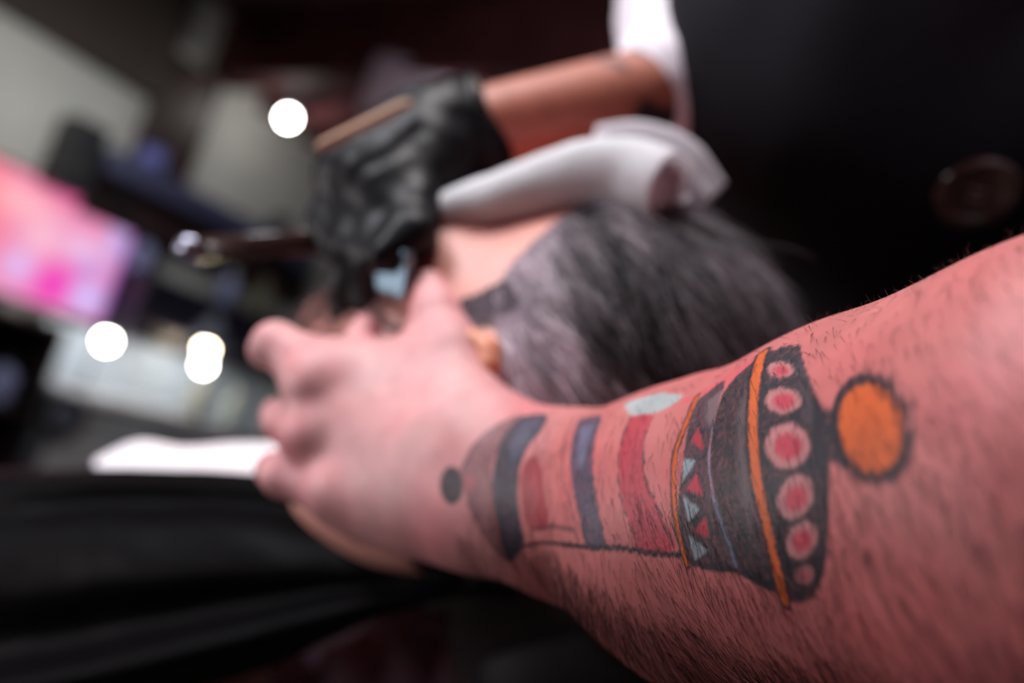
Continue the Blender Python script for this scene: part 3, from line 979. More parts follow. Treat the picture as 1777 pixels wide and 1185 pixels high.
    ('p',(178,44,66),0.9,0.8,0,[(163.9,0.4),(163.1,0.0),(162.2,-0.3),(160.6,-0.5),(159.5,-0.5),(158.1,-0.5),(157.5,-0.2),(157.0,0.1),(156.8,0.5),(157.1,1.2),(157.6,1.7),(158.9,2.2),(160.1,2.5),(161.2,2.7),(162.6,2.7),(163.4,2.6),(164.3,2.3),(164.7,1.8),(165.1,1.3),(164.8,0.9)]),
    ('l',(25,24,30),0.77,0.4,0.5,[(165.9,0.1),(164.3,-0.7),(162.2,-1.4),(159.9,-1.9),(157.5,-2.1),(155.1,-1.9),(153.6,-1.6),(152.3,-1.0),(152.5,0.0),(153.4,1.0),(155.0,2.2),(157.1,3.2),(159.5,3.8),(161.2,4.2),(163.6,4.2),(165.5,3.9),(166.9,3.3),(167.6,2.7),(167.8,1.8),(167.2,0.9),(165.9,0.1)]),
    ('p',(196,128,128),0.45,0.7,0,[(163.0,-3.9),(162.6,-4.5),(161.4,-4.9),(160.5,-5.4),(159.4,-5.6),(157.9,-5.7),(156.7,-5.6),(155.4,-5.5),(154.8,-5.2),(154.1,-4.8),(154.5,-4.2),(155.1,-3.7),(156.0,-3.2),(157.5,-2.8),(158.4,-2.5),(160.0,-2.3),(161.4,-2.3),(162.4,-2.7),(162.8,-3.0),(163.0,-3.4)]),
    ('p',(178,44,66),0.4,0.8,0,[(162.0,-4.1),(161.4,-4.4),(160.7,-4.6),(160.2,-4.8),(159.4,-5.0),(158.3,-5.1),(157.7,-5.1),(157.2,-5.0),(156.8,-4.8),(156.3,-4.6),(156.4,-4.2),(156.6,-3.9),(157.3,-3.6),(158.0,-3.3),(159.0,-3.2),(159.9,-3.2),(160.5,-3.2),(161.1,-3.3),(161.8,-3.5),(161.9,-3.7)]),
    ('l',(25,24,30),0.77,0.4,0.5,[(163.5,-3.9),(162.9,-4.6),(162.0,-5.0),(160.6,-5.4),(159.0,-5.8),(157.7,-5.9),(156.0,-5.9),(154.9,-5.8),(153.9,-5.5),(153.3,-4.9),(154.2,-4.3),(154.8,-3.7),(155.7,-3.1),(157.3,-2.6),(158.5,-2.3),(160.1,-2.2),(161.8,-2.3),(162.8,-2.5),(163.2,-2.9),(163.5,-3.3),(163.5,-3.9)]),
    ('p',(34,32,41),1.0,0.8,0,[(164.6,23.9),(170.6,20.0),(175.4,20.0),(177.1,14.8),(177.1,9.5),(172.7,11.2),(169.0,9.3)]),
    ('p',(27,25,34),1.0,0.6,0,[(188.7,11.1),(189.2,9.2),(189.1,7.5),(188.8,6.2),(188.4,5.6),(186.8,4.7),(185.7,4.8),(183.9,5.1),(181.9,5.8),(179.6,6.9),(177.7,8.6),(175.7,10.5),(174.0,12.7),(172.6,15.0),(171.8,17.4),(171.6,19.6),(171.8,21.4),(172.8,22.9),(174.4,23.9),(176.5,24.0),(178.9,23.3),(181.3,21.8),(183.8,20.0),(185.6,17.8),(187.0,15.3),(188.6,13.5)]),
    ('p',(204,92,40),0.98,0.5,0,[(187.1,11.8),(187.5,10.4),(187.5,9.0),(187.1,7.8),(186.5,7.0),(185.8,6.8),(184.4,6.5),(183.3,7.0),(181.8,7.6),(180.0,8.4),(178.6,9.8),(176.9,11.3),(175.9,13.1),(174.9,14.7),(174.2,16.7),(174.0,18.4),(174.1,19.9),(174.9,20.8),(176.1,21.6),(177.4,21.6),(179.2,21.0),(181.1,20.1),(182.7,18.7),(184.3,16.9),(185.6,15.4),(186.5,13.5)]),
    ('p',(170,74,34),0.35,2.5,0,[(184.5,9.9),(184.3,9.1),(183.6,8.6),(182.2,8.3),(180.9,9.1),(179.6,9.7),(178.6,11.1),(178.1,12.3),(178.4,13.5),(179.3,14.2),(180.6,14.2),(181.8,13.4),(183.5,12.6),(184.0,11.0)]),
    ('p',(96,26,34),0.8,0.8,0,[(181.2,-3.4),(180.9,-3.7),(180.2,-3.9),(179.5,-3.8),(178.9,-3.4),(178.8,-2.9),(179.1,-2.5),(179.8,-2.6),(180.6,-2.6),(181.1,-3.0)]),
]


def seg_dist(Q, P, closed):
    n = len(P)
    d = np.full(len(Q), 1e9)
    inside = np.zeros(len(Q), bool)
    for i in range(n if closed else n - 1):
        a, b = P[i], P[(i + 1) % n]
        e = b - a
        t = np.clip(((Q - a) @ e) / max(e @ e, 1e-9), 0, 1)
        d = np.minimum(d, np.linalg.norm(Q - a - t[:, None] * e, axis=1))
        if closed:
            c = (a[1] > Q[:, 1]) != (b[1] > Q[:, 1])
            xx = a[0] + (Q[:, 1] - a[1]) / (e[1] if abs(e[1]) > 1e-9 else 1e-9) * e[0]
            inside ^= c & (Q[:, 0] < xx)
    return np.where(inside, -d, d)


Q = np.stack([near_s * 1000, near_th * 40], 1)
Q = Q + np.stack([vnoise(Vn, 500, 41, 2) - .5, vnoise(Vn, 500, 43, 2) - .5], 1) * .45
grain = vnoise(Vn, 1300, 47, 2)
ink_amt = np.zeros(len(Vn))
for kind, col, al, soft, wid, pts in TATTOO:
    P = np.array(pts, float)
    P = spline(np.concatenate([P, P[:1]]) if kind == 'p' and len(P) > 3 else P, 4 * len(P)) if len(P) > 3 else P
    m = np.flatnonzero(np.all((Q > P.min(0) - wid - 3 * soft) & (Q < P.max(0) + wid + 3 * soft), axis=1))
    if not len(m):
        continue
    d = seg_dist(Q[m], P, kind == 'p') - wid / 2
    k = np.clip(0.5 - d / (2 * soft), 0, 1)
    k = k * k * (3 - 2 * k) * al * (0.74 + 0.48 * grain[m])
    k = np.clip(k, 0, 1)[:, None]
    cols_near[m] = cols_near[m] * (1 - k) + lin(col) * k
    ink_amt[m] = np.maximum(ink_amt[m], k[:, 0])


# far forearm, upper arms and trunk inside the clothes
SH_R, EL_R, WR_R = at(1290, -420, .66), at(1176, 162, .508), at(845, 226, .437)
SH_L, EL_L = at(1960, -420, .46), FA[-1]
CHEST, BELLY, HIP = at(1560, -330, .62), at(1830, 480, .62), at(1900, 1100, .66)
NECK, HEADB = at(1600, -620, .60), at(1440, -900, .56)
skinc = lin((182, 108, 88))
Vf, Ff = solid([cone(EL_R, WR_R, .0325, .0235, .02), cone(SH_R, EL_R, .042, .034, .02)], 0.003)
Vf = relax(Vf, Ff, 3)
cf = np.repeat(skinc[None], len(Vf), 0) * (0.9 + 0.2 * vnoise(Vf, 60, 4)[:, None])
tt = ((Vf - EL_R) @ nrm(WR_R - EL_R)) / np.linalg.norm(WR_R - EL_R)
ink = np.clip((vnoise(Vf, 70, 8, 2) - 0.48) * 9, 0, 1) * np.clip((0.55 - tt) * 6, 0, 1)
cf = cf * (1 - ink[:, None]) + lin((40, 34, 44)) * ink[:, None]
Vt, Ft = solid([cone(CHEST, BELLY, .12, .13, .05), cone(BELLY, HIP, .13, .14, .05), cone(SH_R, SH_L, .05, .05, .06),
                cone(CHEST, NECK, .07, .06, .05), cone(SH_L, EL_L, .046, .046, .02)], 0.007)
ct = np.repeat(base[None], len(Vt), 0)


def head(c, U, Fw, L, h, k=1.0, neck=None):
    """a head with face, ears and neck; U to the crown, Fw out of the face, L to its left ear (cm)"""
    U, Fw, L = nrm(U), nrm(Fw), nrm(L)
    A = np.array([U, Fw, L])
    p = lambda u, f, l: c + 0.01 * k * (U * u + Fw * f + L * l)
    g = 0.01 * k
    P = [ball(p(2.4, -0.8, 0), A, np.array([9.4, 9.6, 7.4]) * g, .02),
         ball(p(-3.8, 3.0, 0), A, np.array([7.6, 6.3, 6.1]) * g, .03),
         cone(p(-5, -3.0, 0), p(-17, -5.5, 0) if neck is None else neck, 5.2 * g, 5.6 * g, .03),
         ball(p(-9.9, 6.2, 0), A, np.array([1.8, 1.9, 2.3]) * g, .02),
         cone(p(1.0, 8.3, 0), p(-3.4, 10.6, 0), .8 * g, 1.15 * g, .010),
         cone(p(2.0, 7.6, -4.3), p(2.0, 7.6, 4.3), 1.0 * g, 1.0 * g, .02),
         cone(p(-6.1, 8.6, -1.8), p(-6.1, 8.6, 1.8), .75 * g, .75 * g, .006),
         cone(p(-7.2, 8.3, -1.6), p(-7.2, 8.3, 1.6), .8 * g, .8 * g, .006)]
    for s in (-1, 1):
        P += [cone(p(-5.4, -0.8, 5.3 * s), p(-9.6, 5.4, 1.4 * s), 1.7 * g, 1.8 * g, .03),
              ball(p(-2.6, 5.6, 4.6 * s), A, np.array([2.0, 2.2, 1.8]) * g, .03),
              ball(p(-0.1, 7.6, 3.1 * s), A, np.array([1.25] * 3) * g, .004),
              ball(p(-3.8, 9.4, 1.1 * s), A, np.array([.8] * 3) * g, .005)]
        rim = []
        for q in range(11):
            a = math.radians(-100 + 290 * q / 10)
            rim.append(p(-1.7 + 2.4 * math.sin(a), -2.3 + 1.5 * -math.cos(a), (7.1 + 0.6 * (1 if 2 < q < 9 else .4)) * s))
        P += chain(rim, [.38 * g] * 11, .004)
        P += [ball(p(-1.7, -2.3, 7.15 * s), A, np.array([2.3, 1.4, .35]) * g, .005),
              ball(p(-4.1, -1.6, 6.9 * s), A, np.array([.9, .75, .5]) * g, .005)]
    sub = [ball(p(-0.1, 9.6, 3.2 * s), A, np.array([1.3, 1.3, 1.7]) * g, .012) for s in (-1, 1)]
    V, Fq = solid(P, h, sub)
    V = relax(V, Fq, 2)
    X = (V - c) @ A.T * 100 / k
    return V, Fq, X, A


hU = nrm(HEADB - NECK)
hF = nrm(at(1000, 300, .45) - HEADB)
hF = nrm(hF - hU * (hF @ hU))
Vh, Fh, Xh, Ah = head(HEADB, hU, hF, np.cross(hU, hF), 0.004)
ch = np.repeat(base[None], len(Vh), 0)
off, VV, FF = 0, [], []
for v, f in ((Vn, Fn), (Vf, Ff), (Vt, Ft), (Vh, Fh)):
    VV.append(v)
    FF.append(f + off)
    off += len(v)
body = mesh_np('body', np.concatenate(VV), np.concatenate(FF), SKIN, barber, True, np.concatenate([cols_near, cf, ct, ch]))

# the barber's own hair
m = (Xh[:, 0] > 3 + np.maximum(Xh[:, 1], 0) * 0.6) & (Xh[:, 0] > -2)
pick = rng.choice(np.flatnonzero(m), 3500)
Nh = vnormals(Vh, Fh)
fl = -Ah[1] * 0.8 + 0.3 * Ah[0]
dd = fl - Nh[pick] * (Nh[pick] @ fl)[:, None] + 0.5 * Nh[pick]
v, f = strands(Vh[pick], dd, Nh[pick], rng.uniform(.02, .035, len(pick)), 0.0005, 0.12)
o = mesh_np('hair', v, f, HAIRM, barber, True, np.repeat(lin((30, 22, 20))[None], len(v), 0))
o['kind'] = 'stuff'

# clothes
VC, VB, VH = at(1545, -330, .61), at(1850, 470, .60), at(1900, 1100, .66)
ves = [ball(at(1552, 85, .500), np.eye(3), [.141] * 3, .05), cone(at(1560, 95, .505), at(1850, 470, .580), .128, .150, .05), cone(VC, VB, .155, .172, .06), cone(VB, VH, .178, .18, .06), cone(at(1560, -280, .62), at(2050, -330, .5), .075, .07, .06)]
v, f = solid(ves, 0.006)
v = relax(v, f, 4)
n = vnormals(v, f)
v = v + n * ((vnoise(v * np.array([1, 1, .45]), 18, 3, 2) - .5) * 0.010)[:, None]
v, f = split4(v, f)
v = relax(v, f, 2)
vest = mesh_np('vest', v, f, VEST, barber, True)

slv = [cone(SH_R, at(1202, 0, .548), .060, .044, .03), cone(at(1202, 0, .548), EL_R, .044, .041, .03),
       cone(EL_R, EL_R + (WR_R - EL_R) * .04, .041, .040, .015)]
v, f = solid(slv, 0.003)
v = relax(v, f, 3)
n = vnormals(v, f)
v = v + n * ((vnoise(v, 35, 6, 2) - .5) * 0.008)[:, None]
mesh_np('shirt_sleeve', v, f, SHIRT, barber, True)
slv = [cone(at(1840, -420, .48), at(2016, 0, .39), .070, .067, .03), cone(at(2016, 0, .39), at(2240, 280, .30), .067, .062, .03), cone(at(2240, 280, .30), at(2400, 640, .20), .062, .056, .03)]
v, f = solid(slv, 0.004)
v = relax(v, f, 3)
mesh_np('shirt_sleeve', v, f, SHIRT, barber, True)
v, f = solid([cone(NECK + (CHEST - NECK) * .35, NECK, .078, .070, .02)], 0.004)
mesh_np('shirt_collar', v, f, SHIRT, barber, True)

# black glove on the far hand
gl = [
    cone(at(778, 242, .434), at(760, 246, .428), .0285, .0280, .010),
    cone(at(800, 244, .432), at(690, 288, .415), .0270, .0300, .02, (VW, .72)),
    cone(at(745, 245, .425), at(590, 298, .410), .0165, .0130, .014),
    cone(at(745, 268, .415), at(628, 318, .395), .0170, .0125, .014),
    cone(at(745, 280, .408), at(672, 335, .385), .0170, .0125, .014),
    cone(at(750, 300, .404), at(715, 350, .384), .0165, .0120, .014),
    # four fingers bent down round the razor
    cone(at(590, 298, .410), at(566, 385, .405), .0115, .0098, .008), cone(at(566, 385, .405), at(592, 452, .392), .0095, .0080, .005),
    cone(at(628, 318, .395), at(612, 430, .382), .0115, .0098, .008), cone(at(612, 430, .382), at(600, 555, .388), .0098, .0080, .005),
    cone(at(672, 335, .385), at(655, 440, .372), .0115, .0098, .008), cone(at(655, 440, .372), at(642, 530, .378), .0098, .0080, .005),
    cone(at(715, 350, .384), at(708, 410, .376), .0105, .0090, .008), cone(at(708, 410, .376), at(686, 448, .374), .0088, .0075, .005),
    # thumb
    cone(at(752, 320, .42), at(716, 408, .362), .0130, .0100, .012), cone(at(716, 408, .362), at(668, 446, .354), .0102, .0082, .006),
]
v, f = solid(gl, 0.0022)
v = relax(v, f, 3)
n = vnormals(v, f)
v = v + n * ((vnoise(v * np.array([1., 1., 1.]), 55, 9, 2) - .5) * 0.005)[:, None]
v, f = split4(v, f)
v = relax(v, f, 2)
mesh_np('glove', v, f, GLOVE, barber, True)
mb = MB()
ax = nrm(at(800, 230, .469) - at(840, 226, .470))
mb.lathe(at(822, 230, .437), -ax, [(.0280, -.004), (.0305, -.003), (.0310, 0.0), (.0305, .003), (.0280, .004)], 40)
mb.build('glove_cuff', GLOVE, barber, True)

# button on the vest
BTN = material('horn_button', (62, 40, 36), rough=0.2, noise=0.4, nscale=80, coat=.6)
THREAD = material('button_thread', (150, 120, 112), rough=0.8)


def on_vest(px, py):
    d = ray(px, py)
    ok, loc, nn, _ = vest.ray_cast(Vector(CAM) + vest.matrix_parent_inverse.translation + barber.location if False else Vector(CAM), Vector(d))
    return np.array(loc), np.array(nn)


bl, bn = on_vest(1695, 333)
mb = MB().lathe(bl - bn * .002, bn, [(r * 1.4, h * 1.3) for r, h in [(.0105, 0), (.0135, .0008), (.0143, .0026), (.0132, .0042), (.0112, .0044), (.0100, .0032), (.004, .0026), (0, .0025)]], 36)
btn = mb.build('vest_button', BTN, barber, True)
t1 = nrm(rgt - bn * (rgt @ bn))
t2 = np.cross(bn, t1)
mb = MB()
for q in (-1, 1):
    a = bl + bn * .0018 + t2 * .0026 * q
    mb.tube([a - t1 * .003, a - t1 * .002 + bn * .0016, a + t1 * .002 + bn * .0016, a + t1 * .003], .0006, 6)
mb.build('button_thread', THREAD, btn, True)

# hairs of the near forearm
s_mm, t_mm = near_s * 1000, near_th * 40
W8 = np.zeros(len(Vn))
on = (s_mm > 12) & (s_mm < 230) & (np.abs(near_th) < 2.2)
W8[on] = 0.35
low = on & (t_mm < -16) & (t_mm > -47)
W8[on & (s_mm > 95) & (t_mm < 12) & (t_mm > -47)] = 0.9
W8[low] = 1.0
W8[low & (s_mm > 55) & (s_mm < 150)] = 1.5
W8[t_mm < -34] *= .45
W8 *= np.clip((s_mm - 8) / 30, 0, 1) * (0.35 + 1.3 * vnoise(Vn, 40, 61, 2))
W8[(t_mm > 20)] *= 0.8
pick = rng.choice(len(Vn), 7000, replace=False, p=W8 / W8.sum())
ti = np.clip(np.searchsorted(AXS, near_s[pick]), 0, len(AXS) - 1)
T = AXT[ti]
Np = Nn[pick]
Bd = np.cross(Np, T)
Bd /= np.linalg.norm(Bd, axis=1)[:, None]
if (Bd[0] @ upv) < 0:
    Bd = -Bd
swirl = (vnoise(Vn[pick], 45, 71, 2) - .5)[:, None]
dd = T * (0.50 + 1.0 * swirl) - Bd * 0.95
dd -= Np * (Np * dd).sum(1)[:, None]
dd /= np.linalg.norm(dd, axis=1)[:, None]
ln = np.where(t_mm[pick] < -14, .0155, .0075) * rng.uniform(.5, 1.25, len(pick))
v, f = strands(Vn[pick], dd + .22 * Np, Np, ln, rng.uniform(.00004, .000075, len(pick)), 0.06, seg=5, jit=0.14)
o = mesh_np('arm_hair', v, f, ARMHAIR, barber, True)
o['kind'] = 'stuff'


# ------------------------------------------------------------------ the client
HC = at(918, 665, .398)
rot = math.radians(18)
U0 = nrm((rgt * math.cos(rot) + upv * math.sin(rot)) - fwd * math.tan(math.radians(14)))
F0 = -rgt * math.sin(rot) + upv * math.cos(rot)
turn = math.radians(32)
Fc = F0 * math.cos(turn) + fwd * math.sin(turn)
Fc = nrm(Fc - U0 * (Fc @ U0))
Lc = nrm(np.cross(U0, Fc))
if Lc @ fwd > 0:
    Lc = -Lc
client = thing('person', 'client lying back under the black cape, grey-streaked dark hair, head held by the barber', 'person', HC - np.array([0, 0, .5]))
CSKIN = material('client_skin', attr='Col', rough=0.45, noise=0.08, nscale=70, bump=0.2, bscale=700, bdist=0.0006, sss=0.3)
Vc, Fcq, Xc, Ac = head(HC, U0, Fc, Lc, 0.0022, neck=at(640, 850, .50))
Vc = relax(Vc, Fcq, 2)
Nc = vnormals(Vc, Fcq)
cc = lin((226, 160, 146))[None] * (0.9 + 0.2 * vnoise(Vc, 50, 5)[:, None])
flush_shade = np.clip((Xc[:, 0] + 1.0) / 3, 0, 1) * np.clip((Xc[:, 1] - 4.0) / 2.5, 0, 1)  # hot-towel redness together with the towel's shade, painted into the skin
cc = cc * (1 - flush_shade[:, None] * np.array([.08, .55, .5]))
earm = np.clip((np.abs(Xc[:, 2]) - 7.2) * 2, 0, 1) * (np.abs(Xc[:, 0] + 2.6) < 4)
cc = cc * (1 - earm[:, None] * np.array([0, .12, .35]))
pc = lambda u, f, l: HC + 0.01 * (U0 * u + Fc * f + Lc * l)
Vb, Fb = solid([cone(at(640, 850, .50), at(560, 900, .62), .055, .06, .04), cone(at(500, 1010, .60), at(560, 930, .84), .050, .050, .05),
                cone(at(500, 990, .68), at(60, 1090, .72), .085, .105, .06), cone(at(60, 1090, .72), at(-500, 1200, .80), .105, .11, .06),
                cone(at(500, 1010, .60), at(150, 1160, .54), .045, .038, .03), cone(at(150, 1160, .54), at(-300, 1230, .62), .036, .028, .02)], 0.006)
Vb = relax(Vb, Fb, 3)
cb = np.repeat(lin((226, 160, 146))[None], len(Vb), 0)
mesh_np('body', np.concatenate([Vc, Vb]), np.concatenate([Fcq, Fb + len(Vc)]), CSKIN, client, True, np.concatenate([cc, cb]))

# hair
u, fq, l = Xc[:, 0], Xc[:, 1], np.abs(Xc[:, 2])
hl = np.where(fq < -3.4, -6.5 - 0 * fq, np.where(fq < 0.2, 0.2, 0.2 + 1.05 * np.maximum(fq - 0.2, 0)))
scalp = (u > np.minimum(hl, 7.6)) & ~((np.abs(u + 1.7) < 2.7) & (np.abs(fq + 2.3) < 2.0)) & (l < 7.45)
burn = (fq > -0.6) & (fq < 1.2) & (u > -2.2) & (u < 2.2) & (l > 5)
ids = np.flatnonzero(scalp | burn)
wt = 1 + 2.2 * np.clip(1.2 - (u[ids] - .5) / 5.5, 0, 1) * (u[ids] > -3)
pick = rng.choice(ids, 24000, p=wt / wt.sum())
X = Xc[pick]
top = np.clip((X[:, 0] - 3) / 6, 0, 1)
wav = vnoise(np.stack([X[:, 0] * 1.0, X[:, 1] * .35, X[:, 2] * .6], 1), .55, 3, 2)
flow = -Ac[1][None] * 1.0 + Ac[0][None] * (0.30 + 1.6 * (wav - .5))[:, None]
dd = flow - Nc[pick] * (Nc[pick] * flow).sum(1)[:, None]
dd /= np.linalg.norm(dd, axis=1)[:, None]
dd = dd + (0.16 + 0.16 * top + .25 * np.clip(wav - .5, 0, 1))[:, None] * Nc[pick]
ln = np.where(burn[pick], .008, .017 + .024 * top) * rng.uniform(.75, 1.2, len(pick))
lock = vnoise(np.stack([X[:, 0] * 1.0 + X[:, 1] * .25, X[:, 1] * .22, X[:, 2] * .5], 1), 1.15, 21, 2)
side = np.clip(1.2 - (X[:, 0] - 0.5) / 5.5, 0, 1) * np.clip((X[:, 0] + 3.5) / 3, 0, 1) * np.where(burn[pick], .45, 1)
g = np.clip((lock - .55 + .50 * side) * 3.0, 0, 1) * (0.36 + 0.64 * side)  # grey hair, plus crown highlights painted into the strand colour
g = np.clip(g + rng.normal(0, .12, len(pick)), 0, 1)
hc = lin((240, 222, 232))[None] * g[:, None] + lin((18, 13, 17))[None] * (1 - g[:, None])
hc = hc * rng.uniform(.75, 1.2, (len(pick), 1))
v, f = strands(Vc[pick], dd, Nc[pick], ln, 0.00042, 0.16, seg=5, jit=0.12)
o = mesh_np('hair', v, f, HAIRM, client, True, np.repeat(hc, 18, 0))
o['kind'] = 'stuff'
# scalp under the hair
keep = scalp | burn
fk = keep[Fcq].all(1)
used, inv = np.unique(Fcq[fk], return_inverse=True)
sr = (np.clip(1.2 - (Xc[used][:, 0] - 0.5) / 5.5, 0, 1) * np.clip((Xc[used][:, 0] + 3.5) / 3, 0, 1) * np.where(burn[used], .3, 1))[:, None]
rc = lin((150, 134, 144))[None] * sr + lin((22, 17, 20))[None] * (1 - sr)
o = mesh_np('hair_roots', Vc[used] + Nc[used] * .0012, inv.reshape(-1, 4), material('scalp_hair', attr='Col', rough=.8, spec=.1), client, True, rc)
o['kind'] = 'stuff'

# beard
bd = (u < -3.3 - 0.12 * (fq - 2)) & (u > -14) & (fq > -1.0) & ~((l < 2.2) & (fq > 8) & (u > -7.9))
bd |= (u < -4.6) & (u > -5.7) & (fq > 7.5) & (l < 3.2)
ids = np.flatnonzero(bd)
pick = rng.choice(ids, 6000)
dn = -Ac[0] * 0.9 + Ac[1] * .2
dd = dn - Nc[pick] * (Nc[pick] @ dn)[:, None] + .35 * Nc[pick]
v, f = strands(Vc[pick], dd, Nc[pick], rng.uniform(.005, .010, len(pick)), 0.00032, 0.1, seg=3)
hc = np.where(rng.uniform(0, 1, (len(pick), 1)) < .18, lin((120, 96, 104))[None], lin((36, 22, 26))[None])
o = mesh_np('beard', v, f, HAIRM, client, True, np.repeat(hc, 12, 0))
o['kind'] = 'stuff'

# eyebrow under the towel edge
for sg in (-1, 1):
    l_ = Xc[:, 2] * sg
    ids = np.flatnonzero((u > 1.5) & (u < 2.7) & (fq > 5.5) & (l_ > 1.2) & (l_ < 5.6))
    pick = rng.choice(ids, 420)
    dn = Ac[2] * sg + Ac[0] * .25
    dd = dn - Nc[pick] * (Nc[pick] @ dn)[:, None] + .3 * Nc[pick]
    v, f = strands(Vc[pick], dd, Nc[pick], rng.uniform(.006, .010, len(pick)), 0.0003, 0.1, seg=3)
    o = mesh_np('eyebrow', v, f, HAIRM, client, True, np.repeat(lin((36, 24, 26))[None], len(v), 0))
    o['kind'] = 'stuff'
# ------------------------------------------------------------------ towel, razor, cape and cloths
def roll(path, radii, turns=2.6, n=70, m=90, t=0.0022):
    """a towel rolled up along a path: spiral section swept along it"""
    P = spline(np.array(path), n)
    R = spline(np.array(radii)[:, None], n)[:, 0]
    T = np.gradient(P, axis=0)
    T /= np.linalg.norm(T, axis=1)[:, None]
    a = np.cross(T, fwd)
    a /= np.linalg.norm(a, axis=1)[:, None]
    b = np.cross(T, a)
    th = np.linspace(0, turns * 2 * math.pi, m)
    rr = 0.22 + 0.78 * th / th[-1]
    G = P[:, None, :] + (a[:, None, :] * np.cos(th + 1.2)[None, :, None] + b[:, None, :] * np.sin(th + 1.2)[None, :, None]) * (R[:, None] * rr[None])[:, :, None]
    e = (vnoise(G.reshape(-1, 3), 45, 2, 2) - .5).reshape(n, m)[:, :, None] * 0.003
    rad = G - P[:, None, :]
    G = G + rad / np.maximum(np.linalg.norm(rad, axis=2), 1e-6)[:, :, None] * e
    return thick(G, t)


TW = [(752, 371, .385), (830, 354, .38), (905, 333, .376), (1000, 304, .372), (1085, 305, .366), (1165, 328, .352)]
v, f = roll([at(*p) for p in TW], [.0105, .0140, .0165, .0192, .0202, .0190])
tag(mesh_np('rolled_towel', v, f, TOWEL), 'white towel rolled up and laid across the face of the client', 'towel')
TW2 = [(1030, 262, .405), (1100, 272, .405), (1170, 300, .402), (1230, 350, .40)]
v, f = roll([at(*p) for p in TW2], [.0120, .0170, .0165, .0120], 1.9, 40, 70)
tag(mesh_np('folded_towel', v, f, TOWEL), 'small white folded cloth tucked behind the rolled towel by the hair', 'towel')

# straight razor
RZ = material('dark_razor_wood', (58, 40, 36), rough=0.22, noise=0.3, nscale=60, coat=.6)
STEEL = material('razor_steel', (110, 130, 142), rough=0.4, metal=1.0)
CHROME = material('chrome', (150, 150, 165), rough=0.3, metal=1.0)
p0, p1, p2, p3 = at(330, 433, .415), at(560, 420, .400), at(630, 455, .372), at(705, 480, .350)
razor = thing('straight_razor', 'straight razor with dark handle held in the black glove', 'razor', p1)
hx = nrm(p1 - p0)
hz = nrm(upv - hx * (upv @ hx))
hy = np.cross(hx, hz)
for s in (-1, 1):
    mb = MB().box((p0 + p1) / 2 + hy * .003 * s, hx, hy, hz, np.linalg.norm(p1 - p0) * 1.02, .0028, .0125, .0012)
    mb.build('handle_scale', RZ, razor, True)
MB().lathe(p0 + hx * .002 - hy * .006, hy, [(.0001, -.002), (.006, -.0015), (.0066, .006), (.006, .0135), (.0001, .014)], 20).build('pivot_pin', CHROME, razor, True)
bx = nrm(p3 - p2)
bz = nrm(upv - bx * (upv @ bx))
by = np.cross(bx, bz)
L = np.linalg.norm(p3 - p2)
MB().tube([p1, p2, p2 + bx * L * .4], [.0035, .0032, .003], 10).build('tang', STEEL, razor, True)
c = p2 + bx * L * .72
mb = MB()
prof = [(-.011, 0.0), (-.009, .0007), (.006, .0016), (.0095, .0024), (.011, .0016), (.011, -.0016), (.0095, -.0024), (.006, -.0016), (-.009, -.0007)]
Vp, Fp = [], []
for q, x in enumerate((-L * .36, -L * .3, L * .27, L * .3)):
    sc = (.55, 1, 1, .8)[q]
    Vp += [c + bx * x + bz * a * sc + by * b2 for a, b2 in prof]
k = len(prof)
for q in range(3):
    Fp += [(q * k + i, q * k + (i + 1) % k, (q + 1) * k + (i + 1) % k, (q + 1) * k + i) for i in range(k)]
Fp += [tuple(range(k))[::-1], tuple(3 * k + i for i in range(k))]
mb.add(Vp, Fp).build('blade', STEEL, razor, False)

# tan strip added in place of the warm highlight along the glove
STRIP = material('pale_tan_highlight', (192, 150, 122), rough=.55, noise=.15, nscale=40)
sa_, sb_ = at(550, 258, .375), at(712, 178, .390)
tag(MB().tube([sa_, sa_ + (sb_ - sa_) * .06, sa_ + (sb_ - sa_) * .9, sb_], [.0018, .0029, .0031, .0020], 12).build('glove_highlight', STRIP, None, True),
    'slim pale tan strip standing in for the warm highlight along the top of the black glove', 'strip')

# black cape over the client
CAPE = material('black_cape_nylon', (5, 4, 5), rough=0.5, bump=0.15, bscale=1200, bdist=0.0005, spec=.05)
cols_x = [-420, -200, 0, 200, 450, 640, 790, 900]
rows = [
    ([1010, 1000, 990, 985, 980, 990, 1010, 1020], [.96, .96, .95, .94, .92, .80, .66, .56]),
    ([880, 880, 880, 880, 880, 920, 975, 990], [.86, .86, .85, .84, .82, .70, .58, .50]),
    ([828, 832, 836, 838, 842, 900, 960, 980], [.68, .68, .67, .66, .64, .55, .49, .45]),
    ([800, 806, 812, 814, 822, 880, 935, 955], [.54, .54, .54, .53, .50, .455, .42, .40]),
    ([822, 826, 830, 832, 842, 895, 945, 965], [.49, .49, .49, .48, .46, .43, .40, .385]),
    ([930, 910, 890, 872, 878, 915, 955, 975], [.475, .475, .475, .475, .455, .425, .395, .38]),
    ([985, 965, 940, 920, 925, 945, 968, 985], [.455, .455, .455, .45, .43, .41, .385, .375]),
    ([1060, 1050, 1030, 1005, 985, 985, 985, 998], [.445, .445, .44, .43, .415, .40, .38, .372]),
    ([1180, 1165, 1130, 1095, 1045, 1018, 1003, 1010], [.44, .44, .435, .43, .415, .40, .38, .372]),
    ([1250, 1220, 1185, 1145, 1085, 1040, 1018, 1022], [.40, .40, .40, .40, .395, .388, .376, .37]),
    ([1330, 1280, 1235, 1190, 1120, 1060, 1030, 1032], [.40, .40, .40, .40, .395, .388, .378, .372]),
    ([1400, 1350, 1290, 1235, 1160, 1075, 1040, 1040], [.43, .43, .43, .43, .425, .41, .39, .38]),
]
net = [[at(x, y, d) for x, y, d in zip(cols_x, ys, ds)] for ys, ds in rows]
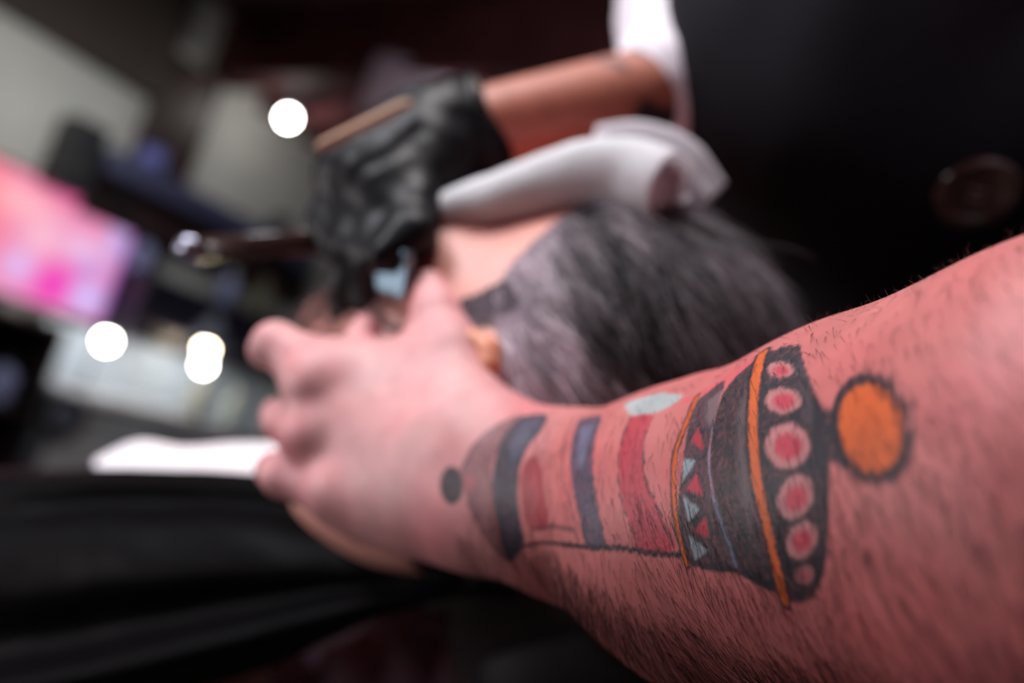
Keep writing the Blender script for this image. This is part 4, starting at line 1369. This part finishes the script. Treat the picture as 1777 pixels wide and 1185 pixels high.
G = sheet(net, 110, 130)
sh = G.shape
e = (vnoise(G.reshape(-1, 3) * np.array([1, 1, 2.0]), 14, 31, 3) - .5).reshape(sh[0], sh[1])[:, :, None]
Gn = vnormals(G.reshape(-1, 3), grid_faces(sh[0], sh[1])).reshape(sh)
G = G + Gn * e * 0.006
v, f = thick(G, .0012)
tag(mesh_np('barber_cape', v, f, CAPE), 'black nylon cape with soft folds draped over the lying client', 'cape')

# white paper cloth behind the cape
net = [[at(x, y, d) for x, y in zip((165, 240, 320, 400, 470, 520), ys)] for ys, d in
       (((800, 768, 778, 772, 772, 770), .66), ((806, 784, 786, 788, 780, 785), .62), ((825, 820, 818, 822, 822, 820), .58), ((850, 850, 850, 850, 850, 850), .57))]
v, f = thick(sheet(net, 24, 40), .002)
tag(mesh_np('paper_towel', v, f, material('white_paper', (238, 234, 240), rough=.9)), 'crumpled white paper towel lying on the client behind the black cape', 'towel')

# mauve cloth and the chair below the forearm
MAUVE = material('mauve_cloth', attr='Col', rough=0.9, bump=.4, bscale=400, bdist=.001)
net = []
for r, (y0, d) in enumerate(((1048, .62), (1078, .53), (1130, .475), (1200, .46), (1290, .46))):
    net.append([at(x, y0 + dy + (12 if (i + r) % 2 else -12), d + (.012 if i % 2 else -.012)) for i, (x, dy) in enumerate(zip((470, 540, 600, 650, 700, 740, 780), (60, 45, 25, 10, 0, 5, 20)))])
G = sheet(net, 50, 70)
Gf = G.reshape(-1, 3)
st = vnoise(Gf * np.array([1, 1, .4]), 45, 5, 2)
cm = lin((232, 204, 228))[None] * (0.5 + st[:, None]) 
tan = np.clip(1 - np.linalg.norm(Gf - at(560, 1175, .55), axis=1) / .03, 0, 1)[:, None]
cm = cm * (1 - tan) + lin((240, 214, 186)) * tan
v, f = thick(G, .003)
tag(mesh_np('folded_cloth', v, f, MAUVE, cols=np.concatenate([cm, cm])), 'pale mauve striped cloth hanging over the chair arm below the black cape', 'cloth')

LEATHER = material('black_leather', (14, 12, 14), rough=.6, spec=.15, bump=.4, bscale=500, bdist=.0008)
chair = thing('barber_chair', 'black leather reclining barber chair with chrome frame under the client', 'chair', (HC[0] - .1, HC[1] + .25, 0))


def pad(c, ax, ay, az, sx, sy, sz):
    ax = nrm(ax)
    ay = nrm(np.asarray(ay) - ax * (np.asarray(ay) @ ax))
    az = np.cross(ax, ay)
    A = np.array([ax, ay, az])
    S = np.array([sx / 2, sy / 2, sz / 2])
    th, ph = np.meshgrid(np.linspace(0, math.pi, 25), np.linspace(0, 2 * math.pi, 49)[:-1], indexing='ij')
    X = np.stack([np.cos(th), np.sin(th) * np.cos(ph), np.sin(th) * np.sin(ph)], 2).reshape(-1, 3)
    X = np.sign(X) * np.abs(X) ** 0.5
    i, j = np.meshgrid(np.arange(24), np.arange(48), indexing='ij')
    a, b = (i * 48 + j).ravel(), (i * 48 + (j + 1) % 48).ravel()
    return c + (X * S) @ A, np.stack([a, b, b + 48, a + 48], 1)


CD = nrm(at(-100, 1190, .72) - at(560, 1030, .70))
CN = nrm(EZ - CD * (EZ @ CD))
hb = pc(1.5, -13.4, -6.5)
v, f = pad(hb, U0, Fc, Lc, .15, .045, .14)
mesh_np('headrest', v, f, LEATHER, chair)
bc = at(330, 1090, .72) - CN * .17
v, f = pad(bc, CD, CN, np.cross(CD, CN), .60, .08, .40)
mesh_np('backrest', v, f, LEATHER, chair)
MB().tube([hb - Fc * .02, hb - Fc * .05 - U0 * .06, bc - CD * .22], .009, 10).build('headrest_post', BLACK, chair, True)
seat_c = bc + CD * .42 + np.array([-.15, 0, -.10])
v, f = pad(seat_c, (1, 0, 0), (0, 1, 0), (0, 0, 1), .50, .48, .11)
mesh_np('seat', v, f, LEATHER, chair)
for s in (-1, 1):
    a = seat_c + np.array([-.02, .29 * s, .16])
    v, f = pad(a, (1, 0, 0), (0, 1, 0), (0, 0, 1), .36, .07, .05)
    ar = mesh_np('armrest', v, f, LEATHER, chair)
    MB().tube([a + np.array([.12, 0, -.02]), a + np.array([.13, 0, -.24])], .013, 10).build('armrest_post', CHROME, ar, True)
MB().lathe((seat_c[0], seat_c[1], 0), (0, 0, 1), [(.32, 0), (.32, .012), (.29, .03), (.07, .05), (.055, .09), (.05, seat_c[2] - .06)], 40).build('pedestal', CHROME, chair, True)
k1 = at(1033, 1172, .345)
MB().lathe(k1, -fwd, [(.001, -.004), (.006, -.003), (.008, .002), (.006, .006), (.001, .007)], 20).build('adjuster_knob', CHROME, chair, True)
MB().tube([k1 + fwd * .004, hb], .004, 8).build('adjuster_stem', BLACK, chair, True)
